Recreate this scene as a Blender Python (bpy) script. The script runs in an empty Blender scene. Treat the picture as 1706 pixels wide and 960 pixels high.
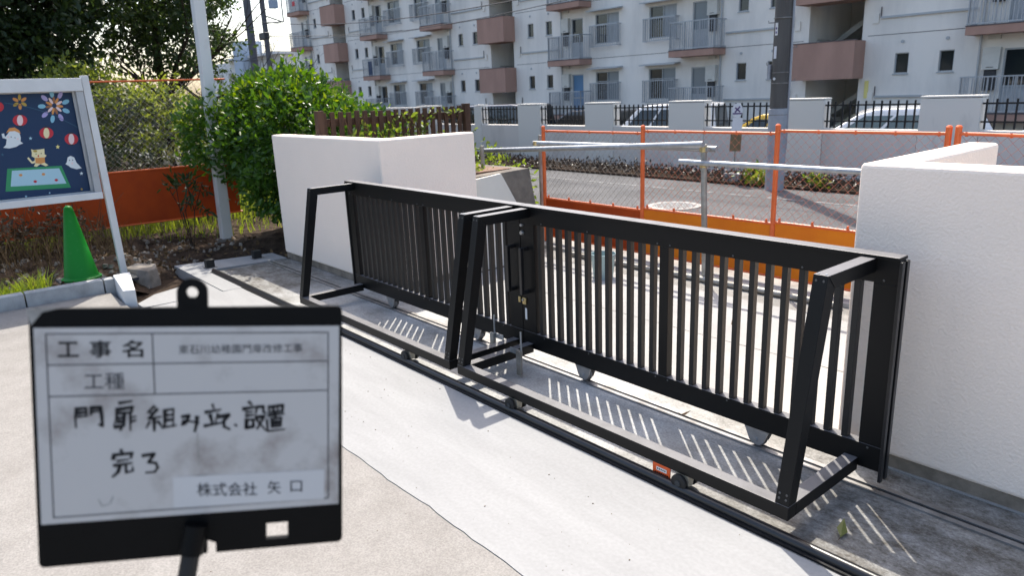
import bpy, math, random
import numpy as np
from mathutils import Vector, Matrix

random.seed(7)
RNG = np.random.default_rng(11)
SC = bpy.context.scene
COL = SC.collection
R = math.radians

# ------------------------------------------------------------------ camera
YAW, PITCH, ROLL = R(50.368), R(15.282), R(2.349)
CAM_H = 1.6
fw = Vector((-math.sin(YAW) * math.cos(PITCH), math.cos(YAW) * math.cos(PITCH), -math.sin(PITCH)))
rt = Vector((math.cos(YAW), math.sin(YAW), 0))
dn = fw.cross(rt)
c_, s_ = math.cos(ROLL), math.sin(ROLL)
rt2 = c_ * rt + s_ * dn
dn2 = -s_ * rt + c_ * dn
cam_data = bpy.data.cameras.new('camera')
cam = bpy.data.objects.new('camera', cam_data)
COL.objects.link(cam)
m = Matrix((rt2, -dn2, -fw)).transposed().to_4x4()
m.translation = Vector((0, 0, CAM_H))
cam.matrix_world = m
cam_data.sensor_width = 36.0
cam_data.lens = 1202.0 / 1706.0 * 36.0
cam_data.clip_start = 0.05
cam_data.clip_end = 3000
cam_data.dof.use_dof = True
cam_data.dof.focus_distance = 3.4
cam_data.dof.aperture_fstop = 4.6
SC.camera = cam

# ------------------------------------------------------------------ sky, sun, exposure
SUN = Vector((-0.463, 0.415, 0.95)).normalized()      # towards the sun
SUN_EL = math.asin(SUN.z)
SUN_ROT = math.atan2(SUN.x, SUN.y)
world = bpy.data.worlds.new('World')
SC.world = world
world.use_nodes = True
wn = world.node_tree.nodes
wl = world.node_tree.links
wn.clear()
sky = wn.new('ShaderNodeTexSky')
sky.sky_type = 'NISHITA'
sky.sun_disc = False
sky.sun_elevation = SUN_EL
sky.sun_rotation = SUN_ROT
sky.air_density = 1.0
sky.dust_density = 3.2
sky.ozone_density = 0.7
bg = wn.new('ShaderNodeBackground')
bg.inputs['Strength'].default_value = 0.15
wo = wn.new('ShaderNodeOutputWorld')
wl.new(sky.outputs[0], bg.inputs[0])
wl.new(bg.outputs[0], wo.inputs[0])
sun_d = bpy.data.lights.new('sun', 'SUN')
sun_d.energy = 3.1
sun_d.angle = R(0.53)
sun_d.color = (1.0, 0.94, 0.84)
sun_o = bpy.data.objects.new('sun', sun_d)
COL.objects.link(sun_o)
sun_o.rotation_euler = SUN.to_track_quat('Z', 'Y').to_euler()
sun_o.location = (0, 0, 30)
vs = SC.view_settings
vs.view_transform = 'Standard'
vs.look = 'None'
vs.exposure = 1.16
vs.gamma = 1.0
vs.use_curve_mapping = False

# ------------------------------------------------------------------ materials
MATS = {}


def nodes_of(name):
    mt = bpy.data.materials.new(name)
    mt.use_nodes = True
    nt = mt.node_tree
    nt.nodes.clear()
    out = nt.nodes.new('ShaderNodeOutputMaterial')
    bs = nt.nodes.new('ShaderNodeBsdfPrincipled')
    nt.links.new(bs.outputs[0], out.inputs[0])
    MATS[name] = mt
    return mt, nt, bs, out


def mat(name, col, rough=0.6, metal=0.0, spec=0.5, var=0.0, vscale=4.0, col2=None, bump=0.0, bscale=60.0,
        detail=6.0, speck=0.0, sscale=200.0, ramp=(0.35, 0.65), coat=0.0, vscale3=None):
    """Principled material, colour mixed towards col2 by noise, optional fine specks and bump."""
    mt, nt, bs, out = nodes_of(name)
    bs.inputs['Roughness'].default_value = rough
    bs.inputs['Metallic'].default_value = metal
    bs.inputs['Specular IOR Level'].default_value = spec
    bs.inputs['Coat Weight'].default_value = coat
    bs.inputs['Base Color'].default_value = (*col, 1)
    tc = nt.nodes.new('ShaderNodeTexCoord')
    vec = tc.outputs['Object']
    if vscale3:
        mp = nt.nodes.new('ShaderNodeMapping')
        mp.inputs['Scale'].default_value = vscale3
        nt.links.new(vec, mp.inputs['Vector'])
        vec = mp.outputs[0]
    last = None
    if var > 0 or col2:
        nz = nt.nodes.new('ShaderNodeTexNoise')
        nz.inputs['Scale'].default_value = vscale
        nz.inputs['Detail'].default_value = detail
        nz.inputs['Roughness'].default_value = 0.62
        nt.links.new(vec, nz.inputs['Vector'])
        rp = nt.nodes.new('ShaderNodeValToRGB')
        rp.color_ramp.elements[0].position = ramp[0]
        rp.color_ramp.elements[1].position = ramp[1]
        if col2 is None:
            a = tuple(max(0, v * (1 - var)) for v in col)
            b = tuple(min(1, v * (1 + var)) for v in col)
        else:
            a, b = col, col2
        rp.color_ramp.elements[0].color = (*a, 1)
        rp.color_ramp.elements[1].color = (*b, 1)
        nt.links.new(nz.outputs['Fac'], rp.inputs['Fac'])
        last = rp.outputs[0]
    if speck > 0:
        n2 = nt.nodes.new('ShaderNodeTexNoise')
        n2.inputs['Scale'].default_value = sscale
        n2.inputs['Detail'].default_value = 2.0
        nt.links.new(tc.outputs['Object'], n2.inputs['Vector'])
        mr = nt.nodes.new('ShaderNodeMapRange')
        mr.inputs['From Min'].default_value = 0.3
        mr.inputs['From Max'].default_value = 0.7
        mr.inputs['To Min'].default_value = 1 - speck
        mr.inputs['To Max'].default_value = 1 + speck
        nt.links.new(n2.outputs['Fac'], mr.inputs['Value'])
        mx = nt.nodes.new('ShaderNodeMix')
        mx.data_type = 'RGBA'
        mx.blend_type = 'MULTIPLY'
        mx.inputs['Factor'].default_value = 1
        if last:
            nt.links.new(last, mx.inputs['A'])
        else:
            mx.inputs['A'].default_value = (*col, 1)
        nt.links.new(mr.outputs[0], mx.inputs['B'])
        last = mx.outputs['Result']
    if last:
        nt.links.new(last, bs.inputs['Base Color'])
    if bump > 0:
        n3 = nt.nodes.new('ShaderNodeTexNoise')
        n3.inputs['Scale'].default_value = bscale
        n3.inputs['Detail'].default_value = 5.0
        nt.links.new(tc.outputs['Object'], n3.inputs['Vector'])
        bp = nt.nodes.new('ShaderNodeBump')
        bp.inputs['Strength'].default_value = min(1.0, bump)
        bp.inputs['Distance'].default_value = 0.004 * max(1.0, bump)
        nt.links.new(n3.outputs['Fac'], bp.inputs['Height'])
        nt.links.new(bp.outputs[0], bs.inputs['Normal'])
    return mt


def leaf_mat(name, cols, trans=0.45, rough=0.45):
    """Leaves: diffuse + translucent, colour varied by position noise."""
    mt, nt, bs, out = nodes_of(name)
    tc = nt.nodes.new('ShaderNodeTexCoord')
    nz = nt.nodes.new('ShaderNodeTexNoise')
    nz.inputs['Scale'].default_value = 3.3
    nz.inputs['Detail'].default_value = 8
    nz.inputs['Roughness'].default_value = 0.8
    nt.links.new(tc.outputs['Object'], nz.inputs['Vector'])
    rp = nt.nodes.new('ShaderNodeValToRGB')
    rp.color_ramp.elements[0].position = 0.32
    rp.color_ramp.elements[1].position = 0.68
    rp.color_ramp.elements[0].color = (*cols[0], 1)
    rp.color_ramp.elements[1].color = (*cols[-1], 1)
    if len(cols) == 3:
        e = rp.color_ramp.elements.new(0.5)
        e.color = (*cols[1], 1)
    nt.links.new(nz.outputs['Fac'], rp.inputs['Fac'])
    nt.links.new(rp.outputs[0], bs.inputs['Base Color'])
    bs.inputs['Roughness'].default_value = rough
    bs.inputs['Specular IOR Level'].default_value = 0.45
    tr = nt.nodes.new('ShaderNodeBsdfTranslucent')
    hs = nt.nodes.new('ShaderNodeHueSaturation')
    hs.inputs['Hue'].default_value = 0.475
    hs.inputs['Saturation'].default_value = 1.15
    hs.inputs['Value'].default_value = 1.7
    nt.links.new(rp.outputs[0], hs.inputs['Color'])
    nt.links.new(hs.outputs[0], tr.inputs['Color'])
    mix = nt.nodes.new('ShaderNodeMixShader')
    mix.inputs[0].default_value = trans
    nt.links.new(bs.outputs[0], mix.inputs[1])
    nt.links.new(tr.outputs[0], mix.inputs[2])
    nt.links.new(mix.outputs[0], out.inputs[0])
    return mt


def glass_mat(name, col, rough=0.08):
    mt, nt, bs, out = nodes_of(name)
    bs.inputs['Base Color'].default_value = (*col, 1)
    bs.inputs['Roughness'].default_value = rough
    bs.inputs['Specular IOR Level'].default_value = 0.8
    return mt


M = MATS
mat('new_concrete', (0.262, 0.261, 0.257), 0.9, spec=0.15, col2=(0.312, 0.311, 0.307), vscale=3.0, vscale3=(0.45, 2.2, 1), bump=0.15, bscale=35, speck=0.05, sscale=60, ramp=(0.3, 0.7), detail=9)
mat('inner_concrete', (0.325, 0.318, 0.305), 0.9, spec=0.2, var=0.12, vscale=1.1, bump=0.12, bscale=30, speck=0.06, sscale=70)
mat('old_concrete', (0.212, 0.198, 0.182), 0.93, spec=0.15, col2=(0.262, 0.248, 0.230), vscale=5, bump=0.5, bscale=120, speck=0.16, sscale=150, ramp=(0.3, 0.7))
mat('asphalt', (0.088, 0.087, 0.088), 0.9, spec=0.25, var=0.22, vscale=0.8, bump=0.9, bscale=150, speck=0.45, sscale=55)
mat('kerb_concrete', (0.34, 0.34, 0.33), 0.9, spec=0.2, var=0.2, vscale=6, bump=0.3, bscale=80, speck=0.12)
mat('gutter_concrete', (0.26, 0.25, 0.23), 0.9, spec=0.2, var=0.25, vscale=4, bump=0.3, bscale=80, speck=0.12)
mat('road_paint', (0.24, 0.24, 0.235), 0.8, spec=0.2, col2=(0.10, 0.10, 0.10), vscale=9, ramp=(0.42, 0.56))
mat('soil', (0.020, 0.014, 0.010), 0.98, spec=0.1, col2=(0.068, 0.047, 0.033), vscale=7, bump=1.0, bscale=45, speck=0.35, sscale=60)
mat('ground_far', (0.10, 0.10, 0.09), 0.95, spec=0.1, var=0.3, vscale=0.3)
mat('white_stucco', (0.935, 0.795, 0.675), 0.8, spec=0.2, var=0.02, vscale=1.5, bump=1.1, bscale=85)
mat('footing', (0.23, 0.19, 0.15), 0.9, spec=0.2, var=0.35, vscale=7, bump=0.5, bscale=60)
mat('slat_coat', (0.014, 0.0142, 0.0145), 0.42, spec=0.35, var=0.10, vscale=12)
mat('rail_black', (0.012, 0.012, 0.013), 0.32, spec=0.5, var=0.3, vscale=6, bump=0.1, bscale=90)
mat('steel', (0.40, 0.40, 0.40), 0.42, metal=0.85, var=0.2, vscale=14, bump=0.08, bscale=150)
mat('steel_worn', (0.30, 0.295, 0.29), 0.5, metal=0.6, col2=(0.16, 0.15, 0.14), vscale=9)
mat('screw_grey', (0.10, 0.10, 0.10), 0.5, metal=0.5)
mat('galvanised', (0.36, 0.375, 0.39), 0.45, metal=0.7, var=0.18, vscale=20)
mat('galvanised_dull', (0.36, 0.36, 0.34), 0.55, metal=0.5, col2=(0.22, 0.2, 0.17), vscale=10)
mat('bracket_cream', (0.42, 0.37, 0.29), 0.6, var=0.15, vscale=20)
mat('rubber', (0.012, 0.012, 0.012), 0.6, spec=0.35)
mat('brass', (0.55, 0.44, 0.22), 0.35, metal=0.9, var=0.3, vscale=60)
mat('sticker_white', (0.70, 0.70, 0.69), 0.5)
mat('orange_tag', (0.72, 0.10, 0.015), 0.5, var=0.1, vscale=40)
mat('orange_paint', (0.68, 0.13, 0.03), 0.42, spec=0.45, var=0.12, vscale=8)
mat('orange_sheet', (0.72, 0.21, 0.010), 0.5, spec=0.2, var=0.10, vscale=3, col2=(0.66, 0.16, 0.010), bump=0.05, bscale=20)
mat('orange_sheet_shaded', (0.42, 0.062, 0.010), 0.6, spec=0.15, col2=(0.32, 0.045, 0.010), vscale=3)  # darker copy of the orange sheet, shade put into its colour
mat('net_wire', (0.42, 0.12, 0.06), 0.5, var=0.2, vscale=5)
mat('net_wire_grey', (0.26, 0.22, 0.18), 0.5, var=0.2, vscale=5)
mat('wood_brown', (0.075, 0.044, 0.030), 0.75, spec=0.2, var=0.3, vscale=14, vscale3=(1, 1, 0.15))
mat('planter_concrete', (0.21, 0.185, 0.155), 0.92, spec=0.15, col2=(0.13, 0.115, 0.10), vscale=6, bump=0.5, bscale=60)
mat('planter_cap', (0.16, 0.085, 0.05), 0.85, var=0.3, vscale=12)
mat('cream_paint', (0.66, 0.63, 0.56), 0.85, spec=0.2, var=0.03)
mat('white_post', (0.66, 0.65, 0.62), 0.6, var=0.06, vscale=6, col2=(0.48, 0.46, 0.42), ramp=(0.55, 0.9))
mat('alu_white', (0.60, 0.60, 0.585), 0.42, metal=0.0, spec=0.5, var=0.05, vscale=5)
mat('alu_grey', (0.40, 0.41, 0.42), 0.42, metal=0.3, var=0.1)
mat('cone_green', (0.004, 0.185, 0.015), 0.5, spec=0.25, col2=(0.02, 0.21, 0.035), vscale=22, ramp=(0.58, 0.75), bump=0.08)
mat('mat_dark', (0.03, 0.033, 0.036), 0.8, var=0.2)
mat('board_black', (0.0025, 0.0025, 0.0026), 0.5, spec=0.12, var=0.15, vscale=30)
mat('board_strip', (0.50, 0.49, 0.48), 0.5, var=0.05)
mat('ink', (0.012, 0.011, 0.012), 0.7, spec=0.2)
mat('ink_print', (0.045, 0.045, 0.05), 0.7, spec=0.2)
mat('board_worn', (0.25, 0.24, 0.22), 0.8, var=0.3, vscale=60)
mat('bldg_wall', (0.79, 0.75, 0.685), 0.88, spec=0.2, col2=(0.62, 0.595, 0.55), vscale=0.9, bump=0.1, bscale=12, vscale3=(1, 1, 0.25), ramp=(0.45, 0.75))
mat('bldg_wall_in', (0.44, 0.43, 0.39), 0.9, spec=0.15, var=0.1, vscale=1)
mat('bldg_pink', (0.38, 0.235, 0.185), 0.85, spec=0.2, var=0.08, vscale=1.5, vscale3=(1, 1, 0.3))
mat('bldg_cap', (0.10, 0.085, 0.085), 0.8, var=0.2)
mat('bldg_dark', (0.05, 0.05, 0.05), 0.9)
mat('rail_alu', (0.37, 0.39, 0.41), 0.45, metal=0.25, var=0.08)
mat('bldg_frame', (0.40, 0.42, 0.43), 0.5, metal=0.2)
mat('bldg_door', (0.42, 0.44, 0.45), 0.6, var=0.06)
mat('bldg_door_blue', (0.10, 0.22, 0.38), 0.55)
mat('heater_white', (0.56, 0.55, 0.50), 0.5, var=0.05)
mat('curtain', (0.36, 0.38, 0.39), 0.9, var=0.15, vscale=3, vscale3=(8, 1, 0.3))
glass_mat('window_glass', (0.018, 0.024, 0.028), 0.06)
glass_mat('window_frosted', (0.17, 0.20, 0.22), 0.3)
mat('far_wall', (0.66, 0.62, 0.57), 0.9, spec=0.15, col2=(0.46, 0.42, 0.385), vscale=1.6, bump=0.2, bscale=30, vscale3=(1, 1, 0.3), ramp=(0.52, 0.85))
mat('far_wall_pier', (0.70, 0.675, 0.62), 0.9, spec=0.15, col2=(0.36, 0.35, 0.335), vscale=2.3, bump=0.2, bscale=30, vscale3=(1, 1, 0.3), ramp=(0.58, 0.9))
mat('iron_black', (0.012, 0.012, 0.013), 0.5, spec=0.4)
mat('pole_concrete', (0.125, 0.12, 0.112), 0.9, spec=0.15, col2=(0.075, 0.07, 0.066), vscale=5, vscale3=(1, 1, 0.12), bump=0.2, bscale=60)
mat('pole_cover', (0.30, 0.32, 0.35), 0.7, var=0.12, vscale=5)
mat('pole_far', (0.10, 0.10, 0.11), 0.9)
mat('wire_black', (0.02, 0.02, 0.022), 0.6)
mat('bark', (0.05, 0.038, 0.028), 0.95, spec=0.1, var=0.35, vscale=10, bump=0.8, bscale=40)
mat('twig', (0.10, 0.065, 0.04), 0.9, spec=0.1, var=0.4, vscale=9)
mat('dry_grass', (0.13, 0.085, 0.045), 0.9, spec=0.1, var=0.4, vscale=9)
mat('stone', (0.24, 0.21, 0.175), 0.9, spec=0.2, var=0.35, vscale=8, bump=0.6, bscale=40)
mat('white_block', (0.62, 0.62, 0.61), 0.9, spec=0.15, var=0.06, vscale=7, bump=0.25, bscale=80)
mat('pail', (0.30, 0.40, 0.39), 0.45, var=0.08, vscale=6)
mat('sheet_white', (0.66, 0.67, 0.70), 0.6, var=0.05)
mat('sheet_brown', (0.17, 0.125, 0.065), 0.7, var=0.15, vscale=9)
mat('sign_purple', (0.09, 0.045, 0.16), 0.6)
mat('far_bldg', (0.60, 0.60, 0.60), 0.9, var=0.05)
mat('far_bldg_blue', (0.34, 0.41, 0.50), 0.8)
mat('tyre', (0.015, 0.015, 0.015), 0.8)
mat('hub', (0.4, 0.4, 0.41), 0.35, metal=0.7)
mat('car_white', (0.72, 0.72, 0.72), 0.22, spec=0.5, coat=0.6)
mat('car_black', (0.012, 0.012, 0.014), 0.2, spec=0.5, coat=0.8)
mat('car_silver', (0.42, 0.43, 0.45), 0.25, metal=0.5, coat=0.6)
mat('car_yellow', (0.70, 0.42, 0.02), 0.25, coat=0.6)
mat('car_blue', (0.45, 0.56, 0.70), 0.25, coat=0.6)
glass_mat('car_glass', (0.010, 0.012, 0.013), 0.05)
glass_mat('car_glass_light', (0.10, 0.13, 0.12), 0.05)
mat('lamp_red', (0.4, 0.01, 0.01), 0.3)
mat('lamp_clear', (0.6, 0.6, 0.6), 0.2)
mat('manhole', (0.17, 0.17, 0.17), 0.5, metal=0.4, col2=(0.34, 0.34, 0.34), vscale=60, ramp=(0.45, 0.55))
leaf_mat('leaf_bush', [(0.022, 0.060, 0.010), (0.045, 0.115, 0.018), (0.085, 0.165, 0.025)], 0.42, 0.36)
leaf_mat('leaf_dark', [(0.014, 0.028, 0.010), (0.026, 0.050, 0.014), (0.050, 0.078, 0.018)], 0.34)
leaf_mat('leaf_tree', [(0.016, 0.034, 0.012), (0.032, 0.062, 0.018), (0.070, 0.105, 0.022)], 0.40)
leaf_mat('leaf_light', [(0.085, 0.135, 0.028), (0.14, 0.19, 0.04), (0.20, 0.23, 0.06)], 0.5)
leaf_mat('leaf_shrub', [(0.022, 0.030, 0.012), (0.040, 0.050, 0.018), (0.13, 0.13, 0.065)], 0.3)
leaf_mat('leaf_vine', [(0.06, 0.12, 0.02), (0.11, 0.17, 0.03), (0.17, 0.20, 0.05)], 0.5)
leaf_mat('grass_blade', [(0.07, 0.13, 0.02), (0.15, 0.22, 0.035), (0.24, 0.28, 0.06)], 0.5)
leaf_mat('hedge_dead', [(0.018, 0.015, 0.010), (0.034, 0.026, 0.018), (0.06, 0.046, 0.03)], 0.2)
leaf_mat('leaf_new', [(0.06, 0.125, 0.016), (0.10, 0.17, 0.022), (0.16, 0.215, 0.035)], 0.48, 0.36)
leaf_mat('leaf_litter', [(0.03, 0.024, 0.014), (0.065, 0.045, 0.024), (0.13, 0.095, 0.05)], 0.25)
leaf_mat('leaf_fallen', [(0.10, 0.13, 0.03), (0.14, 0.16, 0.04), (0.18, 0.18, 0.05)], 0.3)
# poster colours
for n_, c3 in {'p_navy': (0.008, 0.032, 0.085), 'p_red': (0.50, 0.03, 0.045), 'p_cream': (0.75, 0.66, 0.38), 'p_pink': (0.78, 0.60, 0.58),
               'p_orange': (0.62, 0.27, 0.08), 'p_gold': (0.42, 0.29, 0.06), 'p_lilac': (0.38, 0.34, 0.60), 'p_sky': (0.22, 0.47, 0.60),
               'p_white': (0.66, 0.70, 0.70), 'p_green': (0.03, 0.25, 0.10), 'p_pale': (0.36, 0.55, 0.62), 'p_yellow': (0.80, 0.70, 0.25),
               'p_brown': (0.30, 0.13, 0.06), 'p_dark': (0.02, 0.02, 0.03), 'p_line': (0.03, 0.10, 0.16)}.items():
    mat(n_, c3, 0.5, spec=0.35)


def panel_mat():
    """White board face with smears of old marker ink and a few grey wipes."""
    mt, nt, bs, out = nodes_of('board_white')
    bs.inputs['Roughness'].default_value = 0.45
    tc = nt.nodes.new('ShaderNodeTexCoord')
    n1 = nt.nodes.new('ShaderNodeTexNoise'); n1.inputs['Scale'].default_value = 17; n1.inputs['Detail'].default_value = 9
    n1.inputs['Roughness'].default_value = 0.7
    n2 = nt.nodes.new('ShaderNodeTexNoise'); n2.inputs['Scale'].default_value = 9; n2.inputs['Detail'].default_value = 2
    nt.links.new(tc.outputs['Object'], n1.inputs['Vector'])
    nt.links.new(tc.outputs['Object'], n2.inputs['Vector'])
    mu = nt.nodes.new('ShaderNodeMath'); mu.operation = 'MULTIPLY'
    nt.links.new(n1.outputs['Fac'], mu.inputs[0]); nt.links.new(n2.outputs['Fac'], mu.inputs[1])
    rp = nt.nodes.new('ShaderNodeValToRGB')
    rp.color_ramp.elements[0].position = 0.26; rp.color_ramp.elements[0].color = (0.46, 0.44, 0.42, 1)
    rp.color_ramp.elements[1].position = 0.48; rp.color_ramp.elements[1].color = (0.22, 0.185, 0.165, 1)
    nt.links.new(mu.outputs[0], rp.inputs['Fac'])
    nt.links.new(rp.outputs[0], bs.inputs['Base Color'])


panel_mat()


def coat_mat():
    """Black powder coat; paler and more specular on the faces that point up."""
    mt, nt, bs, out = nodes_of('black_coat')
    bs.inputs['Specular IOR Level'].default_value = 0.24
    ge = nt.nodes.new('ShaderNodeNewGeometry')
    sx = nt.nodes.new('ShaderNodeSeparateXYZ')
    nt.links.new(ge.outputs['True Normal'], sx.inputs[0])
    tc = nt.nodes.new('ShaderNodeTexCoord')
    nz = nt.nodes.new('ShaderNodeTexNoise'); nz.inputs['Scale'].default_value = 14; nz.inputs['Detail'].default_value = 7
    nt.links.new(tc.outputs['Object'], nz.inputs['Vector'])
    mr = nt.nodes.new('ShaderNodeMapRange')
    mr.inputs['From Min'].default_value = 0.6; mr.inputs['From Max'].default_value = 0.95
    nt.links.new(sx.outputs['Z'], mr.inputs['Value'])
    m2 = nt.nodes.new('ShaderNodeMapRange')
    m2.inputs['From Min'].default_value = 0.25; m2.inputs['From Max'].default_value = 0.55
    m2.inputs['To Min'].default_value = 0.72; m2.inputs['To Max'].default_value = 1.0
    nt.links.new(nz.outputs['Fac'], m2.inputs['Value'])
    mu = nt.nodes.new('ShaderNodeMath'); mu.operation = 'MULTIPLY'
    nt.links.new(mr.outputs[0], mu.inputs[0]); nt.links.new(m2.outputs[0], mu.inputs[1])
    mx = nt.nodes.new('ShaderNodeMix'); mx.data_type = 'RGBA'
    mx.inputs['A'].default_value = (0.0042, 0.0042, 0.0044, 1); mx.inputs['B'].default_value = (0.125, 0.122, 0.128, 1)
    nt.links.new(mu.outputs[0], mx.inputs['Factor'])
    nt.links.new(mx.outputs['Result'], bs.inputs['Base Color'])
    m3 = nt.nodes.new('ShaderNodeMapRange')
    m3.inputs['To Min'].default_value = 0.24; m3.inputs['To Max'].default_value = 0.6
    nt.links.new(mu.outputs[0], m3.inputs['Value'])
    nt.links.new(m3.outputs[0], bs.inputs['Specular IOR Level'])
    bs.inputs['Roughness'].default_value = 0.45


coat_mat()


def base_mat():
    """Gate base: grey cement with a dirty patch at the right end, darker brown towards the left end."""
    mt, nt, bs, out = nodes_of('base_concrete')
    bs.inputs['Roughness'].default_value = 0.78
    bs.inputs['Specular IOR Level'].default_value = 0.3
    tc = nt.nodes.new('ShaderNodeTexCoord')
    n1 = nt.nodes.new('ShaderNodeTexNoise'); n1.inputs['Scale'].default_value = 2.6; n1.inputs['Detail'].default_value = 10; n1.inputs['Roughness'].default_value = 0.68
    nt.links.new(tc.outputs['Object'], n1.inputs['Vector'])
    r1 = nt.nodes.new('ShaderNodeValToRGB')
    r1.color_ramp.elements[0].position = 0.34; r1.color_ramp.elements[0].color = (0.24, 0.235, 0.22, 1)
    r1.color_ramp.elements[1].position = 0.62; r1.color_ramp.elements[1].color = (0.42, 0.42, 0.41, 1)
    nt.links.new(n1.outputs['Fac'], r1.inputs['Fac'])
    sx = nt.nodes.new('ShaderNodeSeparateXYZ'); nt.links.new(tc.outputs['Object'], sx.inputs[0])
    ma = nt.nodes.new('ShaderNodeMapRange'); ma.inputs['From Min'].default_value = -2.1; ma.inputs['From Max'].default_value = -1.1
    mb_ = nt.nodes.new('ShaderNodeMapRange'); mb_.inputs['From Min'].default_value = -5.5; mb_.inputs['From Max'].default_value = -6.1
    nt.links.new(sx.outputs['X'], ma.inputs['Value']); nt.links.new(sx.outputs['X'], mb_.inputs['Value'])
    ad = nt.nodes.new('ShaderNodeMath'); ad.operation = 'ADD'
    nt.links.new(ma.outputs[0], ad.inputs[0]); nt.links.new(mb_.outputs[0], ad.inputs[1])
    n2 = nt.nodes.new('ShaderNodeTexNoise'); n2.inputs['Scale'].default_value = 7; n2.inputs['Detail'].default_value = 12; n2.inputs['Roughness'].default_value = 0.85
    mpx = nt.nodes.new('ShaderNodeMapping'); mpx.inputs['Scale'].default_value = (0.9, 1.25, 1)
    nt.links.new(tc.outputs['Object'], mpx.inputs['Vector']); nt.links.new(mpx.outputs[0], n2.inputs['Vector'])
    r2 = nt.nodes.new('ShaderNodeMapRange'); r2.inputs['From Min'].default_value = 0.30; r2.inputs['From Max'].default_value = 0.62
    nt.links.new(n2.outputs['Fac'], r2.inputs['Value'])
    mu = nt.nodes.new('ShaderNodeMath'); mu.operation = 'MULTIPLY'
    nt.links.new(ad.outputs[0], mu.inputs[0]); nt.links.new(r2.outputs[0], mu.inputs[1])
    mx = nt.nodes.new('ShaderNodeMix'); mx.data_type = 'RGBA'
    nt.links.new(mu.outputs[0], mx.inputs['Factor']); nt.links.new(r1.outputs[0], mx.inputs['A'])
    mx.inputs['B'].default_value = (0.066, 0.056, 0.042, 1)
    n3 = nt.nodes.new('ShaderNodeTexNoise'); n3.inputs['Scale'].default_value = 110; n3.inputs['Detail'].default_value = 3
    nt.links.new(tc.outputs['Object'], n3.inputs['Vector'])
    m3 = nt.nodes.new('ShaderNodeMapRange'); m3.inputs['From Min'].default_value = .3; m3.inputs['From Max'].default_value = .7; m3.inputs['To Min'].default_value = .75; m3.inputs['To Max'].default_value = 1.2
    nt.links.new(n3.outputs['Fac'], m3.inputs['Value'])
    m4 = nt.nodes.new('ShaderNodeMix'); m4.data_type = 'RGBA'; m4.blend_type = 'MULTIPLY'; m4.inputs['Factor'].default_value = 1
    nt.links.new(mx.outputs['Result'], m4.inputs['A']); nt.links.new(m3.outputs[0], m4.inputs['B'])
    nt.links.new(m4.outputs['Result'], bs.inputs['Base Color'])
    bp = nt.nodes.new('ShaderNodeBump'); bp.inputs['Strength'].default_value = 0.5; bp.inputs['Distance'].default_value = 0.004
    nt.links.new(n3.outputs['Fac'], bp.inputs['Height']); nt.links.new(bp.outputs[0], bs.inputs['Normal'])


base_mat()

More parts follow.
